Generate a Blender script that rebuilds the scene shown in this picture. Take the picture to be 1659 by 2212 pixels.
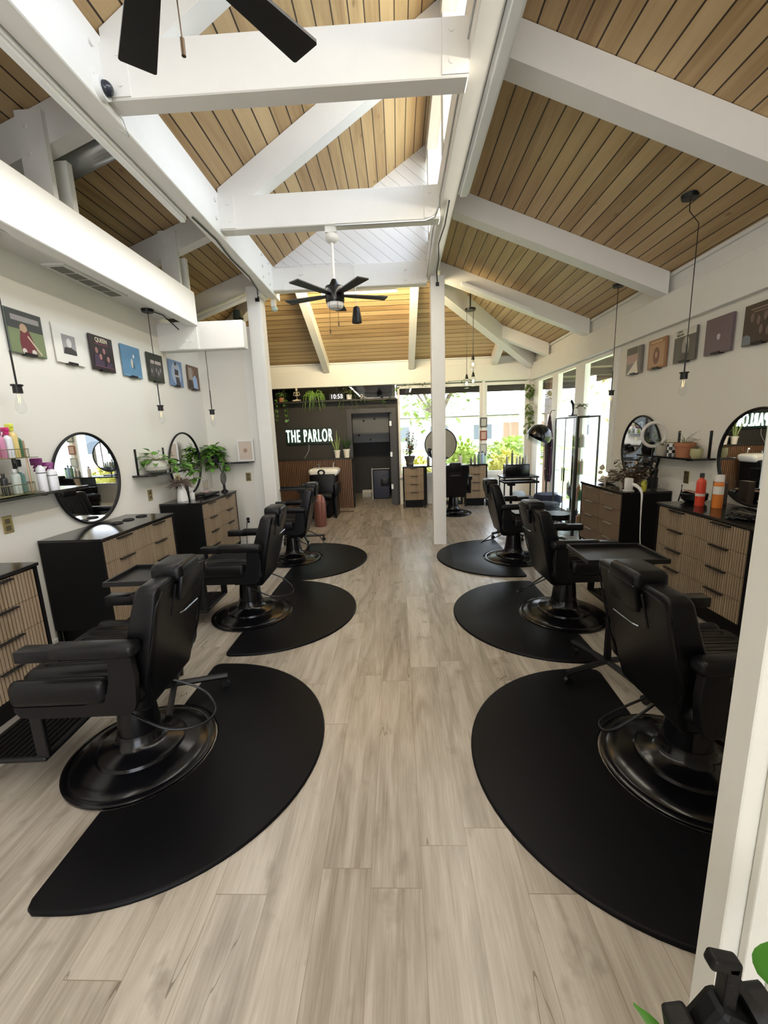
import bpy, bmesh, math, random
from mathutils import Vector, Matrix, Euler
PI = math.pi
for o in list(bpy.data.objects): bpy.data.objects.remove(o, do_unlink=True)
SC = bpy.context.scene
COL = SC.collection
# ------------------------------------------------------------------ camera
cam = bpy.data.cameras.new('camera'); co = bpy.data.objects.new('camera', cam); COL.objects.link(co)
YAW, PITCH, ROLL, HC, FPX = -0.0390, 0.190, -0.0364, 1.56, 889.0
fw = Vector((math.sin(YAW)*math.cos(PITCH), math.cos(YAW)*math.cos(PITCH), -math.sin(PITCH)))
rt = Vector((math.cos(YAW), -math.sin(YAW), 0)); up = rt.cross(fw)
r2 = rt*math.cos(ROLL)+up*math.sin(ROLL); u2 = -rt*math.sin(ROLL)+up*math.cos(ROLL)
M = Matrix((r2, u2, -fw)).transposed().to_4x4(); M.translation = Vector((0, 0, HC))
co.matrix_world = M
cam.sensor_fit = 'VERTICAL'; cam.sensor_height = 24.0; cam.lens = FPX/2212*24.0
cam.clip_start = 0.02; cam.clip_end = 300
SC.camera = co
SC.cycles.transparent_max_bounces = 24
# ------------------------------------------------------------------ world, sun, daylight
SC.view_settings.view_transform = 'Standard'; SC.view_settings.look = 'None'
SC.view_settings.gamma = 1.0; SC.view_settings.use_curve_mapping = False
SC.view_settings.exposure = 0.20
w = bpy.data.worlds.new('sky'); SC.world = w; w.use_nodes = True
nt = w.node_tree; nt.nodes.clear()
wo = nt.nodes.new('ShaderNodeOutputWorld'); bg = nt.nodes.new('ShaderNodeBackground')
tc = nt.nodes.new('ShaderNodeTexCoord'); sp = nt.nodes.new('ShaderNodeSeparateXYZ'); cr = nt.nodes.new('ShaderNodeValToRGB')
nt.links.new(tc.outputs['Generated'], sp.inputs[0]); nt.links.new(sp.outputs['Z'], cr.inputs[0])
cr.color_ramp.elements[0].position = 0.0; cr.color_ramp.elements[0].color = (0.92, 0.95, 1.0, 1)
cr.color_ramp.elements[1].position = 0.6; cr.color_ramp.elements[1].color = (0.60, 0.76, 1.0, 1)
nt.links.new(cr.outputs[0], bg.inputs[0]); bg.inputs[1].default_value = 5.5
nt.links.new(bg.outputs[0], wo.inputs[0])
def light(name, kind, loc, rot, energy, color=(1, 1, 1), size=(1, 1)):
    l = bpy.data.lights.new(name, kind); o = bpy.data.objects.new(name, l); COL.objects.link(o)
    o.location = loc; o.rotation_euler = rot; l.energy = energy; l.color = color
    if kind == 'AREA': l.shape = 'RECTANGLE'; l.size, l.size_y = size
    if kind == 'SUN': l.angle = 0.01
    return o
light('sun', 'SUN', (0, 20, 30), Euler((math.radians(-30), math.radians(-4), 0)), 6.0, (1.0, 0.94, 0.84))
# first lamp is fill added behind the camera, second the daylight through the clerestory
light('front_fill_light', 'AREA', (0.5, -3.1, 2.7), Euler((math.radians(108), 0, 0)), 75, (1.0, 0.975, 0.92), (4.4, 1.6))
light('clerestory_daylight', 'AREA', (1.25, 2.6, 4.75), Euler((0, math.radians(62), 0)), 60, (0.82, 0.92, 1.0), (0.9, 7.0))
# added fill lamps under the two long beams, whose strip lights stay unlit
light('left_beam_fill', 'AREA', (-1.72, 1.2, 3.29), Euler((0, math.radians(-4), 0)), 42, (1.0, 0.965, 0.90), (0.08, 7.5))
light('right_beam_fill', 'AREA', (0.64, 1.2, 3.42), Euler((0, math.radians(24), 0)), 62, (1.0, 0.93, 0.79), (0.08, 7.5))

# ------------------------------------------------------------------ materials
MATS = {}
def mat(name, col, rough=0.6, metal=0.0, spec=0.5, emit=None, es=0.0, alpha=None, coat=0.0, var=0.0, vs=6.0, bump=0.0, bs=60.0):
    if name in MATS: return MATS[name]
    m = bpy.data.materials.new(name); m.use_nodes = True; MATS[name] = m
    t = m.node_tree; b = t.nodes['Principled BSDF']
    b.inputs['Base Color'].default_value = (*col, 1); b.inputs['Roughness'].default_value = rough
    b.inputs['Metallic'].default_value = metal; b.inputs['Specular IOR Level'].default_value = spec
    b.inputs['Coat Weight'].default_value = coat
    if emit: b.inputs['Emission Color'].default_value = (*emit, 1); b.inputs['Emission Strength'].default_value = es
    tcn = t.nodes.new('ShaderNodeTexCoord')
    if var > 0:
        n = t.nodes.new('ShaderNodeTexNoise'); n.inputs['Scale'].default_value = vs; n.inputs['Detail'].default_value = 5
        t.links.new(tcn.outputs['Object'], n.inputs['Vector'])
        r = t.nodes.new('ShaderNodeMapRange'); r.inputs[3].default_value = 1-var; r.inputs[4].default_value = 1+var
        t.links.new(n.outputs['Fac'], r.inputs[0])
        x = t.nodes.new('ShaderNodeVectorMath'); x.operation = 'SCALE'; x.inputs[0].default_value = col
        t.links.new(r.outputs[0], x.inputs['Scale']); t.links.new(x.outputs[0], b.inputs['Base Color'])
    if bump > 0:
        n = t.nodes.new('ShaderNodeTexNoise'); n.inputs['Scale'].default_value = bs; n.inputs['Detail'].default_value = 3
        t.links.new(tcn.outputs['Object'], n.inputs['Vector'])
        bp = t.nodes.new('ShaderNodeBump'); bp.inputs['Strength'].default_value = bump; bp.inputs['Distance'].default_value = 0.01
        t.links.new(n.outputs['Fac'], bp.inputs['Height']); t.links.new(bp.outputs[0], b.inputs['Normal'])
    return m
def planks(name, cols, width, axis='X', length=None, groove=0.07, gcol=(0.05, 0.03, 0.015), grain=(9, 0.8), knots=True, rough=0.55, shift=0.0, gamt=0.28, grooves_on=1.0, slant=0.0, bumpy=0.15, cracks=False):
    """board cladding: boards of the given width across the axis, running along the other horizontal axis"""
    m = bpy.data.materials.new(name); m.use_nodes = True; MATS[name] = m
    t = m.node_tree; N = t.nodes.new; L = t.links.new; b = t.nodes['Principled BSDF']
    def mth(op, a, bb=None, c=None):
        n = N('ShaderNodeMath'); n.operation = op
        for i, v in enumerate((a, bb, c)):
            if v is None: continue
            if isinstance(v, (int, float)): n.inputs[i].default_value = v
            else: L(v, n.inputs[i])
        return n.outputs[0]
    tcn = N('ShaderNodeTexCoord'); s = N('ShaderNodeSeparateXYZ'); L(tcn.outputs['Object'], s.inputs[0])
    u, v = (s.outputs['X'], s.outputs['Y']) if axis == 'X' else (s.outputs['Y'], s.outputs['X'])
    if axis == 'D': u = mth('ADD', mth('MULTIPLY', s.outputs['X'], 0.62), mth('MULTIPLY', s.outputs['Z'], 0.785)); v = s.outputs['Z']
    q = mth('DIVIDE', mth('ADD', u, shift+50), width)
    idn = mth('FLOOR', q); fr = mth('FRACT', q)
    wn = N('ShaderNodeTexWhiteNoise'); wn.noise_dimensions = '1D'; L(idn, wn.inputs['W'])
    gm = mth('LESS_THAN', fr, groove)
    rid = wn.outputs['Value']
    if length:
        off = mth('ADD', mth('DIVIDE', v, length), mth('ADD', mth('MULTIPLY', rid, 7.0), 50))
        id2 = mth('FLOOR', off); f2 = mth('FRACT', off)
        w2 = N('ShaderNodeTexWhiteNoise'); w2.noise_dimensions = '2D'
        cmb = N('ShaderNodeCombineXYZ'); L(idn, cmb.inputs[0]); L(id2, cmb.inputs[1]); L(cmb.outputs[0], w2.inputs['Vector'])
        rid = w2.outputs['Value']; gm = mth('MAXIMUM', gm, mth('LESS_THAN', f2, 0.0025))
    cv = N('ShaderNodeCombineXYZ')
    L(mth('MULTIPLY', u, grain[0]), cv.inputs[0]); L(mth('ADD', mth('MULTIPLY', v, grain[1]), mth('MULTIPLY', rid, 37.0)), cv.inputs[1]); L(mth('MULTIPLY', rid, 11.0), cv.inputs[2])
    n1 = N('ShaderNodeTexNoise'); n1.inputs['Scale'].default_value = 1.0; n1.inputs['Detail'].default_value = 6; n1.inputs['Distortion'].default_value = 1.2
    L(cv.outputs[0], n1.inputs['Vector'])
    cv2 = N('ShaderNodeCombineXYZ'); L(mth('MULTIPLY', u, grain[0]*9), cv2.inputs[0]); L(mth('ADD', mth('MULTIPLY', v, grain[1]*3), mth('MULTIPLY', rid, 17.0)), cv2.inputs[1])
    n2 = N('ShaderNodeTexNoise'); n2.inputs['Scale'].default_value = 1.0; n2.inputs['Detail'].default_value = 4; L(cv2.outputs[0], n2.inputs['Vector'])
    f = mth('ADD', mth('MULTIPLY', n1.outputs['Fac'], 0.62), mth('ADD', mth('MULTIPLY', n2.outputs['Fac'], 0.25), mth('MULTIPLY', rid, gamt)))
    rmp = N('ShaderNodeValToRGB'); L(f, rmp.inputs[0])
    e = rmp.color_ramp.elements
    e[0].position = 0.33; e[0].color = (*cols[0], 1); e[1].position = 0.82; e[1].color = (*cols[-1], 1)
    if len(cols) == 3: k = e.new(0.56); k.color = (*cols[1], 1)
    out = rmp.outputs[0]
    if cracks:
        cv4 = N('ShaderNodeCombineXYZ'); L(mth('MULTIPLY', u, 330.0), cv4.inputs[0]); L(mth('ADD', mth('MULTIPLY', v, 9.0), mth('MULTIPLY', rid, 31.0)), cv4.inputs[1])
        n4 = N('ShaderNodeTexNoise'); n4.inputs['Scale'].default_value = 1.0; n4.inputs['Detail'].default_value = 2; L(cv4.outputs[0], n4.inputs['Vector'])
        ov = N('ShaderNodeMixRGB'); ov.blend_type = 'MULTIPLY'; ov.inputs[0].default_value = 1.0
        g4 = mth('ADD', 0.80, mth('MULTIPLY', n4.outputs['Fac'], 0.40)); c4 = N('ShaderNodeCombineXYZ')
        for i in range(3): L(g4, c4.inputs[i])
        L(out, ov.inputs[1]); L(c4.outputs[0], ov.inputs[2]); out = ov.outputs[0]
        cv5 = N('ShaderNodeCombineXYZ'); L(mth('MULTIPLY', u, 6.5), cv5.inputs[0]); L(mth('ADD', mth('MULTIPLY', v, 0.45), mth('MULTIPLY', rid, 53.0)), cv5.inputs[1])
        n5 = N('ShaderNodeTexNoise'); n5.inputs['Scale'].default_value = 1.0; n5.inputs['Detail'].default_value = 4; n5.inputs['Roughness'].default_value = 0.35; L(cv5.outputs[0], n5.inputs['Vector'])
        ck = mth('LESS_THAN', mth('ABSOLUTE', mth('SUBTRACT', n5.outputs['Fac'], 0.62)), 0.0016)
        mk = N('ShaderNodeMixRGB'); mk.inputs[2].default_value = (0.13, 0.10, 0.075, 1); L(mth('MULTIPLY', ck, 0.75), mk.inputs[0]); L(out, mk.inputs[1]); out = mk.outputs[0]
        # small dark cross-grain smudges
        cv6 = N('ShaderNodeCombineXYZ'); L(mth('MULTIPLY', u, 9.0), cv6.inputs[0]); L(mth('MULTIPLY', v, 6.0), cv6.inputs[1]); L(mth('MULTIPLY', rid, 9.0), cv6.inputs[2])
        n6 = N('ShaderNodeTexNoise'); n6.inputs['Scale'].default_value = 1.0; n6.inputs['Detail'].default_value = 6; L(cv6.outputs[0], n6.inputs['Vector'])
        s6 = N('ShaderNodeMapRange'); s6.inputs[1].default_value = 0.60; s6.inputs[2].default_value = 0.76; L(n6.outputs['Fac'], s6.inputs[0])
        m6 = N('ShaderNodeMixRGB'); m6.inputs[2].default_value = (0.17, 0.14, 0.11, 1); L(mth('MULTIPLY', s6.outputs[0], 0.7), m6.inputs[0]); L(out, m6.inputs[1]); out = m6.outputs[0]
    if knots:
        vo = N('ShaderNodeTexVoronoi'); vo.inputs['Scale'].default_value = 1.0
        cv3 = N('ShaderNodeCombineXYZ'); L(mth('MULTIPLY', u, 7.0), cv3.inputs[0]); L(mth('MULTIPLY', v, 2.6), cv3.inputs[1]); L(cv3.outputs[0], vo.inputs['Vector'])
        kk = mth('SUBTRACT', 1.0, mth('SMOOTH_MIN', mth('MULTIPLY', vo.outputs['Distance'], 9.0), 1.0, 0.1))
        mx = N('ShaderNodeMixRGB'); mx.blend_type = 'MIX'; mx.inputs[2].default_value = (cols[0][0]*0.45, cols[0][1]*0.4, cols[0][2]*0.35, 1)
        L(mth('MULTIPLY', kk, 0.8), mx.inputs[0]); L(out, mx.inputs[1]); out = mx.outputs[0]
    mg = N('ShaderNodeMixRGB'); mg.inputs[2].default_value = (*gcol, 1); L(mth('MULTIPLY', gm, grooves_on), mg.inputs[0]); L(out, mg.inputs[1])
    L(mg.outputs[0], b.inputs['Base Color']); b.inputs['Roughness'].default_value = rough
    bp = N('ShaderNodeBump'); bp.inputs['Strength'].default_value = bumpy; bp.inputs['Distance'].default_value = 0.004
    L(mth('SUBTRACT', f, gm), bp.inputs['Height']); L(bp.outputs[0], b.inputs['Normal'])
    return m
def glass(name, tint=(1, 1, 1), rough=0.0, ior=1.45):
    if name in MATS: return MATS[name]
    m = bpy.data.materials.new(name); m.use_nodes = True; MATS[name] = m
    t = m.node_tree; t.nodes.clear(); o = t.nodes.new('ShaderNodeOutputMaterial'); mx = t.nodes.new('ShaderNodeMixShader')
    tr = t.nodes.new('ShaderNodeBsdfTransparent'); gl = t.nodes.new('ShaderNodeBsdfGlossy'); lw = t.nodes.new('ShaderNodeLayerWeight'); lw.inputs['Blend'].default_value = 0.5; pw = t.nodes.new('ShaderNodeMath'); pw.operation = 'POWER'; pw.inputs[1].default_value = 5.0; fr = t.nodes.new('ShaderNodeMath'); fr.operation = 'MULTIPLY_ADD'
    tr.inputs[0].default_value = (*tint, 1); gl.inputs['Roughness'].default_value = rough; t.links.new(lw.outputs['Facing'], pw.inputs[0]); t.links.new(pw.outputs[0], fr.inputs[0]); fr.inputs[1].default_value = 0.85; fr.inputs[2].default_value = 0.04*(ior-1)/0.45
    t.links.new(fr.outputs[0], mx.inputs[0]); t.links.new(tr.outputs[0], mx.inputs[1]); t.links.new(gl.outputs[0], mx.inputs[2]); t.links.new(mx.outputs[0], o.inputs[0])
    return m
WHITE = mat('white_painted_timber', (0.80, 0.785, 0.75), 0.45, var=0.03, vs=9, bump=0.05, bs=40)
WALL = mat('cream_painted_wall', (0.78, 0.75, 0.68), 0.7, var=0.025, vs=2.5, bump=0.04, bs=120)
GLASS = glass('window_glass')
BLACKM = mat('black_metal', (0.006, 0.006, 0.007), 0.38, 0.0, spec=0.35)
LEATHER = mat('black_leather', (0.0035, 0.0035, 0.0045), 0.31, spec=0.25, bump=0.10, bs=260)
GLOSSB = mat('gloss_black_enamel', (0.003, 0.003, 0.004), 0.20, spec=0.4)
RUBBER = mat('black_mat_rubber', (0.0035, 0.0035, 0.0045), 0.40, spec=0.12, bump=0.05, bs=500, var=0.25, vs=3)
CABB = mat('black_cabinet_panel', (0.003, 0.003, 0.0035), 0.5, spec=0.2)
CTOP = mat('black_cabinet_top', (0.014, 0.013, 0.013), 0.12)
CHROME = mat('chrome', (0.75, 0.76, 0.78), 0.15, 1.0)
BRASS = mat('brass_plate', (0.42, 0.33, 0.16), 0.32, 0.9)
WPLAS = mat('white_plastic', (0.80, 0.80, 0.79), 0.35)
MIRR = mat('mirror_silver', (0.92, 0.93, 0.93), 0.01, 1.0)
DARKW = mat('charcoal_painted_wall', (0.030, 0.026, 0.022), 0.6, var=0.08, vs=3)
PLATE = mat('fluorescent_housing', (0.82, 0.83, 0.82), 0.35)
CEIL = planks('ceiling_boards_along_room', [(0.31, 0.19, 0.083), (0.49, 0.335, 0.165), (0.61, 0.445, 0.24)], 0.112, 'X', gcol=(0.035, 0.018, 0.006), grain=(7, 0.55), groove=0.085)
CEILB = planks('ceiling_boards_across_room', [(0.31, 0.19, 0.083), (0.49, 0.335, 0.165), (0.61, 0.445, 0.24)], 0.112, 'Y', gcol=(0.035, 0.018, 0.006), grain=(7, 0.55), groove=0.085)
GABLE = planks('white_diagonal_boards', [(0.74, 0.735, 0.73), (0.78, 0.775, 0.77), (0.80, 0.795, 0.79)], 0.105, 'D', gcol=(0.42, 0.41, 0.42), knots=False, groove=0.05)
FLOORM = planks('grey_oak_vinyl_planks', [(0.22, 0.188, 0.15), (0.385, 0.342, 0.29), (0.51, 0.465, 0.405)], 0.18, 'X', length=1.22, groove=0.010, gcol=(0.24, 0.19, 0.15), grain=(11, 1.3), knots=False, rough=0.27, gamt=0.16, bumpy=0.10, cracks=True)
WOOD = planks('fluted_oak_veneer', [(0.22, 0.155, 0.095), (0.33, 0.25, 0.168), (0.41, 0.325, 0.225)], 0.5, 'X', groove=0.0, grain=(30, 30), knots=False, rough=0.5, gamt=0.1, grooves_on=0.0)
WOODF = planks('flat_walnut_veneer', [(0.15, 0.098, 0.060), (0.215, 0.15, 0.096), (0.27, 0.20, 0.135)], 0.5, 'X', groove=0.0, grain=(3, 30), knots=False, rough=0.45, gamt=0.1, grooves_on=0.0)
SLATM = mat('walnut_slat', (0.165, 0.085, 0.045), 0.5, var=0.2, vs=12)
# ------------------------------------------------------------------ mesh helpers
class MB:
    def __init__(s): s.bm = bmesh.new()
    def add(s, tmp, mtx=None, f=None):
        if mtx is not None: bmesh.ops.transform(tmp, matrix=mtx, verts=tmp.verts)
        if f:
            for v in tmp.verts: v.co = Vector(f(v.co))
        me = bpy.data.meshes.new('tmp'); tmp.to_mesh(me); tmp.free(); s.bm.from_mesh(me); bpy.data.meshes.remove(me)
        return s
    def box(s, x0, x1, y0, y1, z0, z1, r=0.0, seg=2, rot=None, f=None):
        t = bmesh.new(); bmesh.ops.create_cube(t, size=1)
        for v in t.verts: v.co = Vector(((v.co.x)*(x1-x0), (v.co.y)*(y1-y0), (v.co.z)*(z1-z0)))
        if r > 0: bmesh.ops.bevel(t, geom=list(t.edges), offset=r, segments=seg, profile=0.5, affect='EDGES')
        c = Matrix.Translation(((x0+x1)/2, (y0+y1)/2, (z0+z1)/2))
        return s.add(t, c @ rot.to_matrix().to_4x4() if rot else c, f)
    def cyl(s, p0, p1, r0, r1=None, n=16):
        p0, p1 = Vector(p0), Vector(p1); d = p1-p0
        t = bmesh.new(); bmesh.ops.create_cone(t, cap_ends=True, segments=n, radius1=r0, radius2=r0 if r1 is None else r1, depth=d.length)
        return s.add(t, Matrix.Translation((p0+p1)/2) @ d.to_track_quat('Z', 'Y').to_matrix().to_4x4())
    def tube(s, pts, r, n=8, sm=0):
        pts = [Vector(p) for p in pts]
        if sm:
            q = []; P = [pts[0]]+pts+[pts[-1]]
            for i in range(1, len(P)-2):
                a, b, c, d = P[i-1], P[i], P[i+1], P[i+2]
                for k in range(sm):
                    t = k/sm; q.append(0.5*((2*b)+(c-a)*t+(2*a-5*b+4*c-d)*t*t+(3*b-a-3*c+d)*t**3))
            if isinstance(r, (list, tuple)): r = [r[min(i//sm, len(r)-1)]*(1-(i % sm)/sm)+r[min(i//sm+1, len(r)-1)]*((i % sm)/sm) for i in range(len(q))]+[r[-1]]
            pts = q+[pts[-1]]
        rr = r if isinstance(r, (list, tuple)) else [r]*len(pts)
        t = bmesh.new(); rings = []
        for i, p in enumerate(pts):
            d = (pts[min(i+1, len(pts)-1)]-pts[max(i-1, 0)]).normalized()
            a = d.cross(Vector((0, 0, 1)));
            if a.length < 1e-3: a = d.cross(Vector((1, 0, 0)))
            a.normalize(); b = d.cross(a)
            rings.append([t.verts.new(p+(a*math.cos(2*PI*k/n)+b*math.sin(2*PI*k/n))*rr[i]) for k in range(n)])
        for i in range(len(rings)-1):
            for k in range(n): t.faces.new((rings[i][k], rings[i][(k+1) % n], rings[i+1][(k+1) % n], rings[i+1][k]))
        t.faces.new(rings[0]); t.faces.new(rings[-1][::-1])
        bmesh.ops.recalc_face_normals(t, faces=t.faces)
        return s.add(t)
    def lathe(s, prof, c=(0, 0, 0), n=32, mtx=None):
        t = bmesh.new(); rings = []
        for r, z in prof:
            if r <= 1e-6: rings.append([t.verts.new((0, 0, z))])
            else: rings.append([t.verts.new((r*math.cos(2*PI*k/n), r*math.sin(2*PI*k/n), z)) for k in range(n)])
        for a, b in zip(rings, rings[1:]):
            for k in range(n):
                q = [a[k % len(a)], a[(k+1) % len(a)], b[(k+1) % len(b)], b[k % len(b)]]
                u = []
                for v in q:
                    if v not in u: u.append(v)
                if len(u) > 2: t.faces.new(u)
        bmesh.ops.recalc_face_normals(t, faces=t.faces)
        return s.add(t, Matrix.Translation(c) @ (mtx or Matrix()))
    def prism(s, poly, h, mtx=None, r=0.0, top_only=False):
        """extrude polygon (list of x,y) from z=0 to z=h"""
        t = bmesh.new(); a = [t.verts.new((p[0], p[1], 0)) for p in poly]; b = [t.verts.new((p[0], p[1], h)) for p in poly]; n = len(poly)
        t.faces.new(a[::-1]); tf = t.faces.new(b)
        for k in range(n): t.faces.new((a[k], a[(k+1) % n], b[(k+1) % n], b[k]))
        bmesh.ops.recalc_face_normals(t, faces=t.faces)
        if r > 0: bmesh.ops.bevel(t, geom=list(tf.edges), offset=r, segments=3, profile=0.6, affect='EDGES')
        return s.add(t, mtx)
    def quad(s, *p):
        t = bmesh.new(); t.faces.new([t.verts.new(q) for q in p]); return s.add(t)
    def sphere(s, c, r, sc=(1, 1, 1), n=12):
        t = bmesh.new(); bmesh.ops.create_uvsphere(t, u_segments=n, v_segments=max(6, n*2//3), radius=r)
        return s.add(t, Matrix.Translation(c) @ Matrix.Diagonal((*sc, 1)))
    def torus(s, c, R, r, axis='Z', n=40, m=8, sc=(1, 1, 1)):
        t = bmesh.new(); g = []
        for i in range(n):
            a = 2*PI*i/n
            g.append([t.verts.new(((R+r*math.cos(2*PI*j/m))*math.cos(a)*sc[0], (R+r*math.cos(2*PI*j/m))*math.sin(a)*sc[1], r*math.sin(2*PI*j/m)*sc[2])) for j in range(m)])
        for i in range(n):
            for j in range(m): t.faces.new((g[i][j], g[(i+1) % n][j], g[(i+1) % n][(j+1) % m], g[i][(j+1) % m]))
        bmesh.ops.recalc_face_normals(t, faces=t.faces)
        R_ = {'Z': Matrix(), 'X': Matrix.Rotation(PI/2, 4, 'Y'), 'Y': Matrix.Rotation(PI/2, 4, 'X')}[axis]
        return s.add(t, Matrix.Translation(c) @ R_)
    def beam(s, p0, p1, w, h):
        """sloping timber: p0,p1 centre of the top edge, w wide, h deep (vertical)"""
        p0, p1 = Vector(p0), Vector(p1); d = (p1-p0); d.z = 0; q = Vector((-d.y, d.x, 0)).normalized()*w/2; z = Vector((0, 0, h))
        t = bmesh.new(); v = [t.verts.new(c) for c in (p0-q, p0+q, p1+q, p1-q, p0-q-z, p0+q-z, p1+q-z, p1-q-z)]
        for f in ((0, 1, 2, 3), (7, 6, 5, 4), (0, 4, 5, 1), (1, 5, 6, 2), (2, 6, 7, 3), (3, 7, 4, 0)): t.faces.new([v[i] for i in f])
        bmesh.ops.recalc_face_normals(t, faces=t.faces)
        return s.add(t)
    def build(s, name, m, parent=None, smooth=False, loc=None, rot=None):
        me = bpy.data.meshes.new(name); s.bm.to_mesh(me); s.bm.free(); me.materials.append(m)
        if smooth:
            me.polygons.foreach_set('use_smooth', [True]*len(me.polygons))
            try: me.set_sharp_from_angle(angle=math.radians(38))
            except Exception: pass
        o = bpy.data.objects.new(name, me); COL.objects.link(o)
        if parent: o.parent = parent
        if loc: o.location = loc
        if rot: o.rotation_euler = rot
        return o
def tag(o, label, cat, group=None, kind=None):
    if label: o['label'] = label
    if cat: o['category'] = cat
    if group: o['group'] = group
    if kind: o['kind'] = kind
    return o
def struct(name, mb, m, smooth=False, parent=None):
    o = mb.build(name, m, parent, smooth)
    if parent is None: o['kind'] = 'structure'
    return o
def thing(name, label, cat, loc=(0, 0, 0), rz=0.0, group=None):
    o = bpy.data.objects.new(name, None); COL.objects.link(o); o.empty_display_size = 0.1
    o.location = loc; o.rotation_euler = (0, 0, rz); return tag(o, label, cat, group)
def dup(root, loc, rz=None, label=None, group=None, skip=()):
    r = root.copy(); COL.objects.link(r); r.location = loc
    if rz is not None: r.rotation_euler = (0, 0, rz)
    if label: r['label'] = label
    if group: r['group'] = group
    for ch in list(root.children):
        if ch.name.split('.')[0] in skip: continue
        c = ch.copy(); COL.objects.link(c); c.parent = r
        for g in list(ch.children):
            d = g.copy(); COL.objects.link(d); d.parent = c
    return r
def text(name, s, size, m, parent=None, loc=(0, 0, 0), rot=(PI/2, 0, 0), ext=0.002, sx=1.0, offset=0.0, align='CENTER', bold=0.0, spc=1.0):
    cu = bpy.data.curves.new(name, 'FONT'); cu.body = s; cu.size = size; cu.extrude = ext; cu.align_x = align; cu.align_y = 'CENTER'; cu.offset = bold; cu.space_character = spc
    t = bpy.data.objects.new(name, cu); COL.objects.link(t)
    dg = bpy.context.evaluated_depsgraph_get(); me = bpy.data.meshes.new_from_object(t.evaluated_get(dg))
    bpy.data.objects.remove(t, do_unlink=True)
    me.materials.clear(); me.materials.append(m)
    o = bpy.data.objects.new(name, me); COL.objects.link(o); o.location = loc; o.rotation_euler = rot; o.scale = (sx, 1, 1)
    if parent: o.parent = parent
    return o
# ================================================================== THE SETTING
XL, XR, YB, YW = -2.68, 2.80, 8.90, 5.82      # left wall, right wall, back wall, return wall
struct('floor', MB().box(-4.3, 3.0, -3.4, 11.2, -0.05, 0.0), FLOORM)
def zl(x): return 3.83+0.36*(x+2.12)
def zr(x): return 3.87-0.40*(x-0.66)
def zn(x): return 3.73+0.64*(x+1.54)
def zb(y): return 3.03+0.40*(8.85-y)
T = 0.10
def slab(mb, pts):
    t = bmesh.new(); a = [t.verts.new(p) for p in pts]; b = [t.verts.new((p[0], p[1], p[2]+T)) for p in pts]; n = len(pts)
    t.faces.new(a); t.faces.new(b[::-1])
    for k in range(n): t.faces.new((a[k], b[k], b[(k+1) % n], a[(k+1) % n]))
    bmesh.ops.recalc_face_normals(t, faces=t.faces); mb.add(t); return mb
Y0 = -3.3
# right aisle slope, hipped at the far end; left aisle slope; raised nave slope; far hip slope
struct('ceiling', slab(MB(), [(0.60, Y0, zr(0.60)), (2.95, Y0, zr(2.95)), (2.95, 9.05, zr(2.95)), (0.60, 6.70, zr(0.60))]), CEIL)
struct('ceiling', slab(MB(), [(-1.72, Y0, zl(-1.72)), (-1.72, 6.49, zl(-1.72)), (-4.56, 9.05, zl(-4.56)), (-4.56, Y0, zl(-4.56))]), CEIL)
struct('ceiling', slab(MB(), [(-1.72, Y0, zn(-1.72)), (0.46, Y0, zn(0.46)), (0.46, 5.86, zn(0.46)), (-1.72, 5.86, zn(-1.72))]), CEIL)
struct('ceiling', slab(MB(), [(-1.72, 5.86, zb(5.86)), (0.60, 5.86, zb(5.86)), (0.60, 6.70, zb(6.70)), (2.95, 9.05, zb(9.05)), (-4.56, 9.05, zb(9.05)), (-1.72, 6.49, zb(6.49))]), CEILB)
# infills between the slopes
struct('trim_1', MB().box(-1.76, -1.70, Y0, 6.6, 3.55, 4.35), WHITE)
struct('trim_2', MB().box(0.56, 0.62, 5.86, 6.8, 3.6, 4.3), WHITE)
# gable end of the raised nave (diagonal boards)
g = bmesh.new(); pts = [(-1.66, 0, 3.60), (0.52, 0, 3.60), (0.52, 0, zn(0.52)), (-1.66, 0, zn(-1.66))]
a = [g.verts.new((p[0], 5.80, p[2])) for p in pts]; b_ = [g.verts.new((p[0], 5.86, p[2])) for p in pts]
g.faces.new(a); g.faces.new(b_[::-1])
for k in range(4): g.faces.new((a[k], b_[k], b_[(k+1) % 4], a[(k+1) % 4]))
bmesh.ops.recalc_face_normals(g, faces=g.faces)
struct('wall_gable', MB().add(g), GABLE)
# clerestory wall over the right long beam
struct('trim_3', MB().box(0.44, 0.56, Y0, 5.80, 4.80, 5.10), WHITE)
struct('trim_4', MB().box(0.46, 0.62, Y0, 5.80, 3.70, 3.93), WHITE)
for i, y in enumerate((-1.8, -0.3, 1.15, 2.45, 3.95, 5.55)): struct('trim_%d' % (40+i), MB().box(0.45, 0.55, y, y+0.16, 3.9, 4.85), WHITE)
win_c = struct('window_1', MB().box(0.535, 0.545, Y0, 5.78, 3.92, 4.82), GLASS)
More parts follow.
